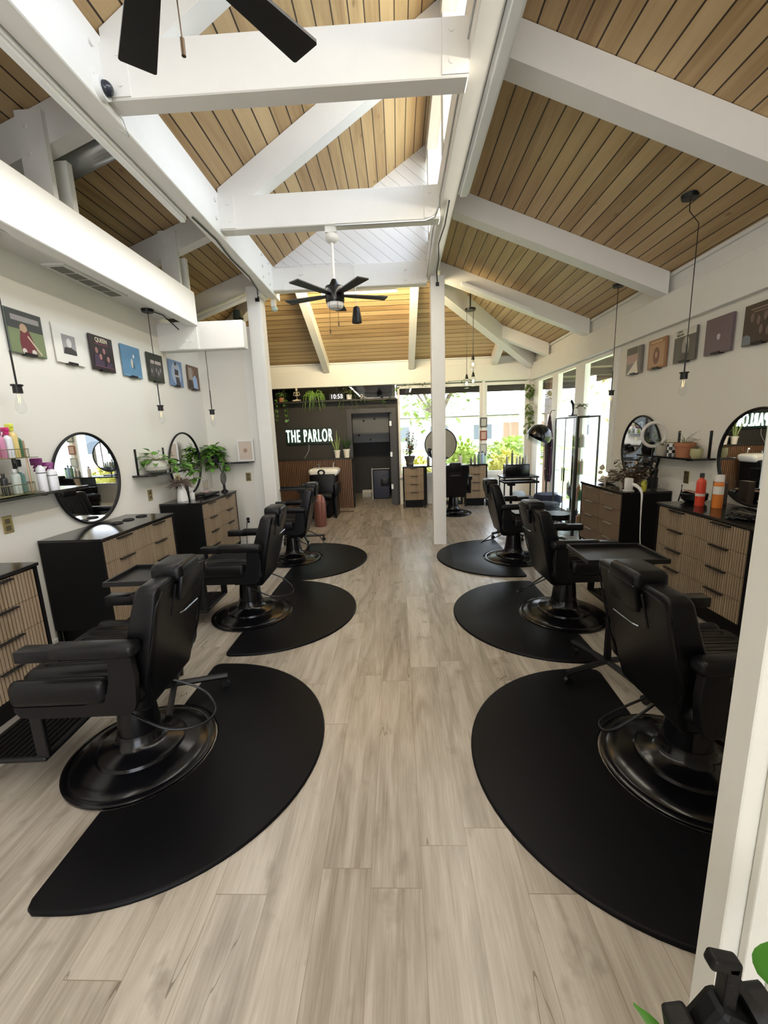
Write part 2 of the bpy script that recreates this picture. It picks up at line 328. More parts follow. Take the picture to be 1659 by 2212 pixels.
# long beams on posts
def bolts(mb, pts, axis, r=0.016, d=0.012):
    for p in pts:
        q = list(p); q[axis] += d if axis == 0 else -d
        mb.cyl(p, q, r, r, 10)
    return mb
def bigbeam(name, mb, label, bolt=None):
    o = mb.build(name, WHITE); tag(o, label, 'beam', 'white structural timbers', None)
    if bolt is not None: bolt.build('bolt', WHITE, o)
    return o
bm_bolt = MB()
for y in (2.50, 2.76, 3.98, 4.26): 
    bolts(bm_bolt, [(-1.53, y, 3.46), (-1.53, y, 3.60)], 0)
for y in (5.25, 5.50):
    bolts(bm_bolt, [(-1.53, y, 3.42), (-1.53, y, 3.54), (-1.53, y, 3.66)], 0)
bigbeam('long_beam', MB().box(-1.66, -1.53, Y0, 5.80, 3.345, 3.70, 0.006, 1), 'long white beam running the length of the room on the left, with the dome camera', bm_bolt)
bigbeam('long_beam', MB().box(0.43, 0.55, Y0, 5.80, 3.46, 3.74, 0.006, 1), 'long white beam running down the middle of the room to the central post')
TIES = [(2.58, 2.70, 'nearest cross tie beam below the large fan blades'), (4.05, 4.17, 'middle cross tie beam that carries the ceiling fan rod'), (5.66, 5.78, 'farthest cross tie beam below the white boarded gable')]
for y0, y1, lb in TIES:
    b = MB()
    yf = y0
    pts_ = [(-1.44, yf, 3.46), (-1.44, yf, 3.60), (0.34, yf, 3.46), (0.34, yf, 3.60)]
    if y0 > 5: pts_ += [(-1.16, yf, 3.45), (-1.16, yf, 3.57), (0.16, yf, 3.45), (0.16, yf, 3.57)]
    bolts(b, pts_, 1)
    for x0, x1 in ((-1.53, -1.39), (0.29, 0.43)): b.box(x0, x1, yf-0.008, yf, 3.40, 3.65)
    bigbeam('tie_beam', MB().box(-1.53, 0.43, y0, y1, 3.39, 3.66, 0.006, 1), 'white ' + lb, b)
for y, lb in ((2.58, 'above the nearest cross tie beam'), (4.05, 'above the middle cross tie beam')):
    bigbeam('sloping_rafter', MB().beam((-1.53, y+0.08, zn(-1.53)-0.005), (0.45, y+0.08, zn(0.45)-0.005), 0.13, 0.27), 'white diagonal rafter rising to the clerestory ' + lb)
# right aisle rafters
RR = [(2.90, 'nearest, crossing the top right of the room'), (4.63, 'second, ending behind the pendant cord'), (6.36, 'third, ending above the side windows'), (7.95, 'last short one before the far right corner')]
for i, (y, lb) in enumerate(RR):
    x0 = 0.62 if i < 3 else 1.80
    b = MB().box(2.70, 2.752, y-0.075, y+0.075, zr(2.75)-0.26, zr(2.75)-0.01)
    o = bigbeam('aisle_rafter', MB().beam((x0, y, zr(x0)-0.003), (2.75, y, zr(2.75)-0.003), 0.15, 0.21), 'white sloping rafter of the right roof, ' + lb)
# hip rafter and far rafters
bigbeam('hip_rafter', MB().beam((0.66, 6.72, 3.86), (2.74, 8.82, 3.03), 0.16, 0.29), 'white hip rafter running diagonally to the far right corner')
bigbeam('hip_rafter', MB().beam((-1.80, 6.56, zb(6.56)-0.02), (-4.2, 8.725, zb(8.725)-0.02), 0.13, 0.22), 'white hip rafter running diagonally behind the left post')
bigbeam('far_rafter', MB().beam((-1.42, 5.9, zb(5.9)-0.003), (-1.42, 8.82, zb(8.82)-0.003), 0.12, 0.22), 'white rafter of the far slope, left one beside the fan')
bigbeam('far_rafter', MB().beam((0.32, 5.9, zb(5.9)-0.003), (0.32, 8.82, zb(8.82)-0.003), 0.12, 0.22), 'white rafter of the far slope, right one next to the central post')
bigbeam('far_rafter', MB().beam((2.0, 8.1, zb(8.1)-0.003), (2.0, 8.82, zb(8.82)-0.003), 0.12, 0.20), 'short white jack rafter near the far right corner')
# left aisle rafters with their twin hanger posts on the soffit beam
for y, lb in ((3.10, 'nearer one, beside the silver duct'), (4.74, 'farther one, ending above the soffit beam end')):
    bigbeam('aisle_rafter', MB().beam((-1.66, y+0.05, zl(-1.66)-0.003), (-4.2, y+0.05, zl(-4.2)-0.003), 0.12, 0.24), 'white sloping rafter of the left roof, ' + lb)
    b = MB(); bolts(b, [(-2.38, y-0.05, 3.62), (-2.38, y-0.05, 3.46), (-2.3, y-0.05, 3.52)], 1)
    bigbeam('hanger_post', MB().box(-2.44, -2.26, y-0.05, y-0.01, 2.9, zl(-2.4)-0.02), 'white twin hanger board standing on the soffit beam, front board of the ' + lb.split(',')[0], b)
    bigbeam('hanger_post', MB().box(-2.44, -2.26, y+0.12, y+0.17, 2.9, zl(-2.4)-0.22), 'white twin hanger board standing on the soffit beam, rear board of the ' + lb.split(',')[0])
bigbeam('aisle_rafter', MB().beam((-1.66, 6.30, zl(-1.66)-0.003), (-4.2, 6.30, zl(-4.2)-0.003), 0.12, 0.24), 'white sloping rafter of the left roof above the return wall')
# soffit on the left
bigbeam('soffit_beam', MB().box(-2.31, -2.20, Y0, 4.86, 2.81, 3.16, 0.006, 1), 'deep white soffit beam above the left row of stations')
struct('trim_10', MB().box(XL, -2.31, Y0, 4.86, 2.90, 2.96).box(-2.345, -2.31, Y0, 4.86, 2.85, 2.90), WHITE)
b = MB(); bolts(b, [(-2.36, 4.86, 2.79), (-2.36, 4.86, 2.66), (-2.30, 4.86, 2.66)], 1, 0.02)
b.box(-2.47, -2.22, 4.855, 4.868, 2.57, 2.86)
bigbeam('stub_beam', MB().box(XL-0.02, -1.70, 4.868, 5.0, 2.56, 2.86, 0.012, 2), 'short white beam stub projecting from the left wall under the soffit beam end', b)
# posts
def post(x0, x1, y0, y1, z1, lb):
    o = bigbeam('support_post', MB().box(x0, x1, y0, y1, 0, z1, 0.004, 1), lb)
    MB().box(x0+0.025, x1-0.025, y0-0.006, y0, 0.0, z1-0.08).build('cover_board', WHITE, o)
    return o
post(0.465, 0.640, 5.60, 5.775, 3.46, 'white square central post standing on the floor planks')
post(-1.88, -1.70, 5.62, 5.80, 3.45, 'white square left post at the end of the return wall')
tag(MB().box(-1.70, -1.66, 5.52, 5.74, 3.30, 3.80, 0.004, 1).build('splice_plate', WHITE), 'white bolted splice board at the head of the left post', 'beam')
# walls
struct('wall_left', MB().box(XL-0.12, XL, Y0, 5.94, 0, 2.96), WALL)
struct('wall_return', MB().box(XL, -1.88, YW, YW+0.12, 0, 3.02), WALL)
struct('trim_11', MB().box(-2.06, -1.88, YW-0.012, YW, 0, 3.02), WHITE)
struct('wall_outer', MB().box(-4.35, -4.25, Y0, 9.1, 0, 3.2), DARKW)
struct('wall_attic_shade', MB().box(-2.86, -2.80, Y0, 5.9, 2.96, 3.62), mat('attic_shade', (0.012, 0.011, 0.010), 0.8))  # near-black sheet, paints in the darkness of the unlit space above the soffit
struct('wall_right', MB().box(XR, XR+0.12, Y0, 5.62, 0, 2.60), WALL)
struct('wall_unseen_entry', MB().box(XL, -1.9, Y0-0.1, Y0, 0, 3.2).box(1.9, XR+0.1, Y0-0.1, Y0, 0, 3.1).box(-1.9, 1.9, Y0-0.1, Y0, 2.2, 5.2).box(-1.9, -1.3, Y0-0.1, Y0, 0, 2.2).box(1.3, 1.9, Y0-0.1, Y0, 0, 2.2).box(-4.3, XL, Y0-0.1, Y0, 0, 4.2).box(-2.7, -1.9, Y0-0.1, Y0, 3.2, 4.0).box(1.9, 2.9, Y0-0.1, Y0, 3.1, 3.7), WALL)  # unseen wall added behind the camera, its opening sized to limit front light
struct('trim_12', MB().box(XR-0.02, XR+0.12, 5.50, 5.62, 0, 2.50), WHITE)
# headers over the windows and walls
struct('trim_13', MB().box(2.745, 2.95, Y0, 9.0, 2.51, 2.83, 0.004, 1), WHITE)
struct('trim_14', MB().box(2.80, 2.90, Y0, 9.0, 2.80, 3.08), WHITE)
struct('trim_15', MB().box(2.770, 2.80, Y0, 9.0, zr(2.77)-0.035, zr(2.77)-0.004), WHITE)
struct('trim_16', MB().box(-4.25, 2.80, 8.86, 9.02, 2.54, 2.86, 0.004, 1), WHITE)
struct('trim_17', MB().box(-4.25, 2.80, 8.90, 9.02, 2.86, 3.04).box(-4.25, 2.80, 8.87, 8.90, 2.985, 3.01), WHITE)
# dark partition at the back with the doorway
struct('wall_back', MB().box(-4.25, -0.98, YB, YB+0.12, 0, 2.25).box(-0.10, 0.02, YB, YB+0.12, 0, 2.25).box(-0.98, -0.10, YB, YB+0.12, 2.0, 2.25), DARKW)
struct('trim_18', MB().box(-4.25, 0.0, 8.72, 9.02, 2.225, 2.262, 0.003, 1), mat('dark_ledge', (0.02, 0.018, 0.016), 0.5))
struct('trim_19', MB().box(-1.06, -0.96, 8.86, 8.90, 0, 1.98).box(-0.12, -0.02, 8.86, 8.90, 0, 1.98).box(-1.06, -0.02, 8.86, 8.90, 1.98, 2.07), mat('charcoal_door_casing', (0.035, 0.032, 0.034), 0.45))
struct('window_2', MB().box(-4.2, 0.0, 8.94, 8.95, 2.27, 2.54), GLASS)
d1 = struct('door_1', MB().box(-0.16, -0.12, 8.96, 9.66, 0.01, 1.98), mat('charcoal_door', (0.03, 0.028, 0.03), 0.4))
for z in (0.35, 1.05, 1.7): struct('hinge', MB().box(-0.165, -0.118, 8.93, 8.962, z, z+0.1), mat('satin_hinge', (0.55, 0.53, 0.48), 0.35, 0.8), parent=d1)
# slatted half wall with ledge
sl = MB(); x = -4.2
while x < -1.0:
    sl.box(x, x+0.022, 8.655, 8.675, 0, 1.045); x += 0.038
hw = struct('wall_slatted', MB().box(-4.25, -0.96, 8.675, 8.78, 0, 1.05), mat('slat_backing', (0.008, 0.007, 0.006), 0.8))
s_ = sl.build('slats', SLATM, hw); s_['kind'] = 'stuff'
struct('trim_20', MB().box(-4.25, -0.94, 8.645, 8.90, 1.05, 1.075), mat('dark_ledge', (0.02, 0.018, 0.016), 0.5))
# storage room behind the doorway
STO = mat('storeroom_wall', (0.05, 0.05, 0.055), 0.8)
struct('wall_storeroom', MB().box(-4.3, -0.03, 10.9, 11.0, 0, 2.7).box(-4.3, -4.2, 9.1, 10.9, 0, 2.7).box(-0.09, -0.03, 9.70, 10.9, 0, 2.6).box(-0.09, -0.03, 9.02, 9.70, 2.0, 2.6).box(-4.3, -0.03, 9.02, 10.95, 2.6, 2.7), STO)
pn = tag(MB().box(-1.15, -0.22, 10.815, 10.895, 1.33, 2.35).build('pegboard', mat('pale_storage_panel', (0.30, 0.31, 0.33), 0.6)), 'pale grey pegboard with black knobs seen through the dark doorway', 'pegboard')
b = MB()
for x, z in ((-0.86, 1.88), (-0.58, 1.92), (-1.0, 1.52), (-0.70, 1.40)): b.cyl((x, 10.795, z), (x, 10.815, z), 0.028)
b.build('knob', BLACKM, pn)
# back windows
def winframe(name, mb_frame, mb_glass):
    o = struct(name, mb_frame, WHITE); struct('pane', mb_glass, GLASS, parent=o); return o
def back_window(n, x0, x1):
    f = MB().box(x0, x0+0.045, 8.93, 8.99, 0.62, 2.51).box(x1-0.045, x1, 8.93, 8.99, 0.62, 2.51).box(x0+0.045, x1-0.045, 8.93, 8.99, 2.455, 2.51).box(x0+0.045, x1-0.045, 8.93, 8.99, 0.62, 0.675)
    return winframe('window_%d' % n, f, MB().quad((x0+0.045, 8.96, 0.675), (x1-0.045, 8.96, 0.675), (x1-0.045, 8.96, 2.455), (x0+0.045, 8.96, 2.455)))
back_window(3, 0.02, 0.92); back_window(4, 0.92, 1.78); back_window(5, 1.84, 2.72)
struct('trim_21', MB().box(1.78, 1.84, 8.90, 9.0, 0.62, 2.54).box(2.72, 2.80, 8.90, 9.02, 0.62, 2.54).box(0.02, 2.80, 8.88, 9.02, 0.585, 0.62), WHITE)
struct('wall_sill', MB().box(0.02, 2.92, 8.93, 9.02, 0, 0.585), WALL)
def side_window(n, y0, y1):
    f = MB().box(2.80, 2.86, y0, y0+0.05, 0.10, 2.51).box(2.80, 2.86, y1-0.05, y1, 0.10, 2.51).box(2.80, 2.86, y0+0.05, y1-0.05, 2.45, 2.51).box(2.80, 2.86, y0+0.05, y1-0.05, 0.10, 0.17)
    return winframe('window_%d' % n, f, MB().quad((2.83, y0+0.05, 0.17), (2.83, y1-0.05, 0.17), (2.83, y1-0.05, 2.45), (2.83, y0+0.05, 2.45)))
side_window(6, 5.62, 6.52); side_window(7, 6.74, 7.56); side_window(8, 7.72, 8.56)
struct('trim_22', MB().box(2.80, 2.90, 6.52, 6.74, 0, 2.51).box(2.80, 2.90, 7.56, 7.72, 0, 2.51).box(2.80, 2.90, 8.56, 8.95, 0, 2.51).box(2.79, 2.90, 5.62, 8.95, 0, 0.10), WHITE)
# white partition beside the doorway we look through
PART = mat('white_rough_boards', (0.60, 0.58, 0.515), 0.6, var=0.03, vs=4, bump=0.35, bs=14)
struct('wall_front', MB().box(0.60, 2.79, 0.535, 0.60, 0, 2.05), PART)
struct('trim_23', MB().box(0.53, 0.60, 0.572, 0.62, 0, 2.07, 0.002, 1), PART)
struct('trim_24', MB().box(0.560, 0.600, 0.556, 0.572, 0, 2.07, 0.003, 2), PART)
# baseboards
struct('baseboard_left', MB().box(XL, XL+0.012, -0.9, YW, 0, 0.09), WHITE)
struct('baseboard_return', MB().box(XL+0.012, -2.06, YW-0.012, YW, 0, 0.09), WHITE)
struct('baseboard_right', MB().box(XR-0.012, XR, 0.66, 5.50, 0, 0.09), WHITE)
# ------------------------------------------------------------------ outside
GR = mat('dry_lawn', (0.42, 0.46, 0.16), 0.95, var=0.35, vs=2.2)
struct('ground_lawn', MB().box(-40, 60, 9.2, 22, -0.12, -0.06).box(3.3, 60, -12, 9.2, -0.12, -0.06), GR)
struct('ground_walk', MB().box(-40, 60, 17.0, 18.4, -0.059, -0.05).box(3.05, 4.2, -2, 9.2, -0.06, -0.05), mat('pale_concrete', (0.62, 0.60, 0.56), 0.9, var=0.08))
struct('ground_street', MB().box(-40, 60, 22, 30, -0.12, -0.06), mat('asphalt', (0.26, 0.27, 0.29), 0.9, var=0.1))
struct('ground_far', MB().box(-60, 80, 30, 70, -0.12, -0.05), GR)
struct('ground_front', MB().box(-12, 12, -16, -3.4, -0.1, -0.05), mat('pale_concrete', (0.62, 0.60, 0.56), 0.9, var=0.08))
# dark eaves outside the windows
EAVE = mat('dark_brown_eave', (0.045, 0.032, 0.026), 0.7)
struct('trim_25', MB().box(0.0, 4.3, 9.04, 10.1, 2.62, 2.72).box(0.0, 4.3, 10.05, 10.12, 2.42, 2.72), EAVE)
struct('trim_26', MB().box(2.98, 4.2, 0.7, 9.04, 2.62, 2.72).box(4.15, 4.22, 0.7, 9.04, 2.45, 2.72), mat('weathered_eave', (0.16, 0.10, 0.07), 0.7))
for i, y in enumerate((5.9, 7.1, 8.3)): struct('trim_%d' % (27+i), MB().box(2.98, 4.15, y, y+0.09, 2.50, 2.62), EAVE)
BR = planks('red_brown_siding', [(0.10, 0.045, 0.03), (0.17, 0.08, 0.055), (0.22, 0.11, 0.08)], 0.12, 'X', groove=0.05, knots=False)
tag(MB().box(3.35, 3.62, 9.45, 9.72, -0.06, 2.62).build('porch_pillar', mat('red_brown_bark', (0.20, 0.11, 0.08), 0.9, var=0.3, vs=9)), 'reddish brown pillar outside the far right corner window', 'pillar')
# house across the street
hs = thing('house', 'long pale house with a low roof across the street', 'house', (6, 36, -0.05))
MB().box(-13, 15, 0, 7, 0, 2.7).build('wall', mat('pale_stucco', (0.72, 0.69, 0.64), 0.9), hs)
MB().beam((-14, 3.5, 3.9), (16, 3.5, 3.9), 8.6, 1.15).build('roof', mat('pale_roof', (0.60, 0.60, 0.60), 0.9), hs)
MB().box(3.0, 6.6, -0.06, 0.0, 0, 2.1).build('garage_door', mat('tan_garage', (0.42, 0.26, 0.17), 0.8), hs)
for x in (-10, -6.5, -3.2, 0.5): MB().box(x, x+1.5, -0.05, 0.0, 0.8, 2.0).build('window', mat('house_window', (0.16, 0.18, 0.2), 0.2), hs)
pl = tag(MB().cyl((0, 0, 0), (0, 0, 7.5), 0.13, 0.10).box(-0.9, 0.9, -0.05, 0.05, 6.6, 6.75).build('utility_pole', mat('grey_pole', (0.40, 0.34, 0.27), 0.9), loc=(7.0, 24, -0.06)), 'grey wooden utility pole beyond the right back window', 'pole')
# ================================================================== FLOOR MATS AND BARBER CHAIRS
def mat_poly(L=0.765, D=0.11, n=40, cr=0.352, bx=-0.03, by=0.0):
    pts = []
    # straight edge along y at x=0 with a round bite for the chair base, bulging to +x
    rc = 0.06
    pts += [(0.0, -L+0.045), (0.012, -L+0.015), (0.04, -L), (D, -L)]
    for i in range(1, n): 
        a = -PI/2+PI*i/n; pts.append((D+0.78*math.cos(a), L*math.sin(a)))
    pts += [(D, L), (0.04, L), (0.012, L-0.015), (0, L-0.045)]
    a0 = math.acos(-bx/cr) if cr > abs(bx) else PI/2
    for i in range(17):
        a = a0-(2*a0)*i/16; pts.append((bx+cr*math.cos(a), by+cr*math.sin(a)))
    return pts
matg = 'half round mats under the barber chairs'
def floor_mat(loc, rz, lb, base):
    d = Matrix.Rotation(-rz, 3, 'Z') @ Vector((base[0]-loc[0], base[1]-loc[1], 0))
    m = MB().prism(mat_poly(bx=d.x, by=d.y), 0.016, r=0.012)
    o = m.build('anti_fatigue_mat', RUBBER, smooth=True, loc=loc, rot=(0, 0, rz)); return tag(o, lb, 'floor mat', matg)
CH = {  # name: base x,y, facing angle, height offset, mat centre y, mat edge x
 'L1': (-1.345, 1.80), 'L2': (-1.35, 3.42), 'L3': (-1.37, 5.05), 'R1': (1.27, 1.68), 'R2': (1.35, 3.29), 'R3': (1.36, 4.86)}
floor_mat((-1.32, 1.83, 0), 0, 'black half round mat nearest the camera on the left', CH['L1'])
floor_mat((-1.31, 3.47, 0), 0, 'black half round mat, middle of the three on the left side', CH['L2'])
floor_mat((-1.32, 5.02, 0), 0, 'black half round mat farthest back on the left, partly shiny', CH['L3'])
floor_mat((1.205, 1.70, 0), PI-0.06, 'black half round mat nearest the camera on the right, cut by the partition', CH['R1'])
floor_mat((1.33, 3.31, 0), PI, 'black half round mat, middle of the three on the right side', CH['R2'])
floor_mat((1.34, 4.97, 0), PI, 'blue-sheened half round mat beside the central post on the right', CH['R3'])

def chair_base(t):
    MB().lathe([(0, 0.0), (0.335, 0.0), (0.345, 0.006), (0.345, 0.016), (0.33, 0.024), (0.315, 0.022), (0.305, 0.03), (0.26, 0.040), (0.205, 0.052), (0.20, 0.066), (0.185, 0.074), (0.13, 0.085), (0.108, 0.11), (0.10, 0.15), (0, 0.15)], n=56).build('base', GLOSSB, t, True)
    MB().lathe([(0, 0.14), (0.098, 0.14), (0.088, 0.25), (0.073, 0.39), (0.080, 0.395), (0.080, 0.445), (0, 0.445)], n=36).build('pump_column', GLOSSB, t, True)
    MB().tube([(0.05, 0.085, 0.33), (-0.05, 0.12, 0.30), (-0.22, 0.13, 0.22), (-0.36, 0.07, 0.20), (-0.38, -0.02, 0.22), (-0.30, -0.06, 0.30), (-0.14, -0.03, 0.39)], 0.006, 8, 5).cyl((0.02, 0.10, 0.33), (0.08, 0.12, 0.33), 0.009).build('pump_lever', BLACKM, t, True)
def back_f(c):
    z = c.z; k = (z-0.40)/0.52
    th = 1.0-0.42*max(0, k); xr = -0.205-0.125*k
    w = 1.0-0.22*max(0, (0.55-z)/0.22)**1.5 - 0.06*max(0, (z-0.82)/0.12)**2
    return (xr+(c.x)*th, c.y*w, z)
def barber_chair(lb):
    t = thing('barber_chair', lb, 'chair')
    chair_base(t)
    # lower shell and seat
    MB().box(-0.20, 0.29, -0.265, 0.265, 0.405, 0.485, 0.035, 3).box(-0.10, 0.10, -0.10, 0.10, 0.395, 0.42).build('seat_shell', LEATHER, t, True)
    sc = MB().box(-0.17, 0.335, -0.245, 0.245, 0.455, 0.572, 0.05, 4, f=lambda c: (c.x, c.y, c.z+0.012*max(0, 1-(c.y/0.25)**2)-0.02*max(0, (c.x-0.25)/0.09)))
    seat = sc.build('seat', LEATHER, t, True)
    st = MB()
    for k in range(-3, 4): st.tube([(-0.14, k*0.058, 0.579), (0.05, k*0.058, 0.583), (0.24, k*0.058, 0.577), (0.32, k*0.058, 0.537)], 0.0035, 6)
    st.build('seam_piping', LEATHER, seat, True)
    # side panels with a bulging pad, carrying the arm pads
    for s in (-1, 1):
        y0, y1 = (0.262, 0.30) if s > 0 else (-0.30, -0.262)
        poly = [(-0.20, 0.445), (-0.185, 0.41), (-0.15, 0.395), (0.24, 0.395), (0.29, 0.405), (0.31, 0.43), (0.31, 0.45), (0.02, 0.45), (-0.04, 0.462), (-0.085, 0.50), (-0.10, 0.55), (-0.105, 0.60), (-0.115, 0.675), (-0.205, 0.675), (-0.212, 0.56)]
        mt = Matrix(((1, 0, 0, 0), (0, 0, -1, y1), (0, 1, 0, 0), (0, 0, 0, 1)))
        p = MB().prism(poly, y1-y0, mt, r=0.008).build('side_panel', LEATHER, t, True)
        MB().box(-0.085, 0.325, y0-0.014, y1+0.014, 0.446, 0.565, 0.036, 4).build('side_pad', LEATHER, t, True)
        a = MB().box(-0.235, 0.12, s*0.285-0.040, s*0.285+0.040, 0.66, 0.725, 0.024, 3).box(0.07, 0.25, s*0.285-0.034, s*0.285+0.034, 0.66, 0.712, 0.006, 2)
        a.build('armrest', LEATHER, t, True)
    # backrest
    b = MB().box(0.0, 0.175, -0.262, 0.262, 0.335, 0.94, 0.032, 4, f=back_f)
    back = b.build('backrest', LEATHER, t, True)
    pp = []
    for z, y in ((0.42, -0.225), (0.55, -0.252), (0.72, -0.253), (0.85, -0.25), (0.905, -0.225), (0.915, -0.16), (0.915, 0.16), (0.905, 0.225), (0.85, 0.25), (0.72, 0.253), (0.55, 0.252), (0.42, 0.225)):
        c = back_f(Vector((0.004, y*0.985, z))); pp.append(c)
    pr = MB().tube(pp, 0.005, 6)
    for k in range(-3, 4): pr.tube([Vector(back_f(Vector((0.178, k*0.06, z)))) for z in (0.50, 0.6, 0.7, 0.8, 0.88)], 0.0035, 6)
    pr.build('seam_piping', LEATHER, back, True)
    k = (0.80-0.40)/0.52; xr = -0.205-0.125*k
    MB().box(xr-0.012, xr+0.02, -0.10, 0.10, 0.745, 0.90, 0.004, 1, rot=Euler((0, -0.235, 0))).build('headrest_socket', BLACKM, t)
    hd = MB().tube([(xr-0.02, -0.085, 0.752), (xr-0.033, -0.07, 0.757), (xr-0.033, 0.07, 0.757), (xr-0.02, 0.085, 0.752)], 0.005, 6)
    hd.build('socket_handle', mat('dull_chrome', (0.30, 0.32, 0.34), 0.25, 1.0), t, True)
    MB().box(-0.360, -0.215, -0.102, 0.102, 0.900, 0.985, 0.028, 4).box(-0.352, -0.330, -0.097, 0.097, 0.815, 0.93, 0.008, 2, rot=Euler((0, -0.20, 0))).build('headrest', LEATHER, t, True)
    # footrest
    for s in (-1, 1):
        MB().box(0.29, 0.345, s*0.20-0.012, s*0.20+0.012, 0.13, 0.43, 0.004, 1).build('footrest_arm', BLACKM, t)
    fp = MB().box(0.30, 0.66, -0.22, 0.22, 0.115, 0.14, 0.008, 2).build('footrest', BLACKM, t)
    fr = MB()
    for i in range(11): fr.box(0.33+i*0.029, 0.345+i*0.029, -0.205, 0.205, 0.14, 0.146)
    fr.build('footrest_ribs', RUBBER, fp)
    MB().tube([(0.12, 0, 0.405), (0.22, 0, 0.385), (0.31, 0, 0.37)], 0.012).build('footrest_strut', BLACKM, t, True)
    return t
bg = 'black barber chairs along both sides'
c0 = barber_chair('black barber chair nearest the camera on the left, swivelled to the left wall')
c0.location = (-1.345, 1.80, 0.002); c0.rotation_euler = (0, 0, PI+0.05); c0['group'] = bg
for (x, y, a, lb) in [
    (-1.35, 3.42, PI+0.02, 'black barber chair in the middle of the left row'),
    (-1.37, 5.05, PI+0.06, 'black barber chair farthest back in the left row, in front of the shampoo basin'),
    (1.27, 1.68, 0.04, 'black barber chair nearest the camera on the right, cut off by the white partition'),
    (1.35, 3.29, 0.02, 'black barber chair in the middle of the right row, behind the tray'),
    (1.36, 4.86, 0.0, 'black barber chair farthest back in the right row beside the glass cabinet'),
    (1.02, 7.75, PI/2, 'black barber chair at the back window station, seen from behind next to the central post')]:
    dup(c0, (x, y, 0.002), a, lb)
for ch_ in c0.children:
    if ch_.name.split('.')[0] not in ('base', 'pump_column', 'pump_lever'): ch_.location.z += 0.03
tag(MB().box(-0.12, 0.12, -0.16, 0.16, 0, 0.008, 0.003, 1).build('folded_towel', mat('pale_blue_cloth', (0.62, 0.72, 0.82), 0.9, var=0.15, vs=30), loc=(1.44, 4.84, 0.590)), 'pale blue folded towel lying on the seat of the far right barber chair', 'towel')

# ================================================================== TRAY STANDS
def tray_stand(loc, rz, tz, w, d, lb, px=0.0, py=0.0):
    t = thing('tray_stand', lb, 'tray', loc, rz, 'black rolling trays beside the chairs')
    MB().box(-w/2, w/2, -d/2, d/2, tz-0.006, tz, 0.002, 1).build('tray', BLACKM, t)
    e = MB(); th = 0.008
    for (x0, x1, y0, y1) in ((-w/2-0.012, w/2+0.012, -d/2-0.012, -d/2), (-w/2-0.012, w/2+0.012, d/2, d/2+0.012), (-w/2-0.012, -w/2, -d/2, d/2), (w/2, w/2+0.012, -d/2, d/2)):
        e.box(x0, x1, y0, y1, tz-0.006, tz+0.022, 0.003, 1)
    e.build('tray_rim', BLACKM, t)
    MB().box(px-0.05, px+0.05, py-0.04, py+0.04, tz-0.045, tz-0.006, 0.004, 1).build('tray_bracket', BLACKM, t)
    MB().box(px-0.016, px+0.016, py-0.016, py+0.016, 0.10, tz-0.04).build('pole', BLACKM, t)
    for a in (0.35, 1.92, 3.49, 5.06):
        c, s = math.cos(a), math.sin(a)
        l = MB().tube([(px+c*0.01, py+s*0.01, 0.105), (px+c*0.30, py+s*0.30, 0.085)], 0.018, 6).cyl((px+c*0.285, py+s*0.285, 0.09), (px+c*0.285, py+s*0.285, 0.05), 0.010).build('leg', BLACKM, t)
        MB().cyl((px+c*0.285-s*0.012, py+s*0.285+c*0.012, 0.027), (px+c*0.285+s*0.012, py+s*0.285-c*0.012, 0.027), 0.026, 0.026, 14).build('caster', BLACKM, l, True)
tray_stand((-1.40, 2.22, 0), 0.04, 0.80, 0.42, 0.29, 'black rolling tray behind the near left barber chair')
tray_stand((1.27, 2.40, 0), -0.04, 0.80, 0.42, 0.32, 'black rolling tray between the near and middle right barber chairs')
tray_stand((-1.58, 5.92, 0), 0.04, 0.80, 0.55, 0.28, 'black rolling tray behind the far left barber chair by the left post', 0.16, -0.06)
tray_stand((1.72, 5.95, 0), 0.0, 0.80, 0.46, 0.30, 'black rolling tray behind the far right barber chair', -0.12, -0.05)

# ================================================================== STATION CABINETS
def fluted_front(w, h, d=0.012):
    # face lies in local x-z plane, looking towards -y
    n = int(w/0.0205); p = w/n; pts = [(0, d)]
    for i in range(n): pts += [(i*p+0.0025, 0.010), (i*p+0.0045, 0), (i*p+p-0.0045, 0), (i*p+p-0.0025, 0.010)]
    pts += [(w, d), (w, 0.018), (0, 0.018)]
    return MB().prism(pts, h)
def cabinet(loc, rz, lb, W=1.0, D=0.46, H=0.87, cols=2, rows=4, fluted=True, feet=0.165, group=None):
    """front faces local -y, origin at the front left floor corner"""
    t = thing('station_cabinet', lb, 'cabinet', loc, rz, group)
    MB().box(0, 0.02, 0.0, D, feet-0.01, H-0.02).box(W-0.02, W, 0.0, D, feet-0.01, H-0.02).box(0.02, W-0.02, 0.03, D, feet, H-0.02).box(0.02, W-0.02, 0.0, D, feet-0.01, feet+0.008).build('body', CABB, t)
    MB().box(-0.004, W+0.004, -0.012, D, H-0.02, H, 0.002, 1).build('top', CTOP, t)
    for x in (0.0, W-0.02):
        for y in (0.005, D-0.03): MB().box(x, x+0.02, y, y+0.02, 0, feet-0.01).build('leg', CABB, t)
    MB().box(0.04, W-0.04, 0.10, D-0.02, 0.0, feet-0.01).build('plinth', CABB, t)
    cw = (W-0.05)/cols; rh = (H-0.03-feet-0.008)/rows
    for c in range(cols):
        for r in range(rows):
            x0 = 0.025+c*cw+0.002; z0 = feet+0.01+r*rh; w = cw-0.004; h = rh-0.004
            m = fluted_front(w, h) if fluted else MB().box(0, w, 0, 0.018, 0, h)
            dr = m.build('drawer', WOOD if fluted else WOODF, t, loc=(x0, -0.001, z0))
            hw_ = min(0.17, w*0.36)
            MB().box(w/2-hw_/2, w/2+hw_/2, -0.022, 0.004, h-0.012, h-0.004, 0.001, 1).build('handle', BLACKM if fluted else mat('brushed_steel', (0.62, 0.60, 0.60), 0.3, 0.9), dr)
    return t
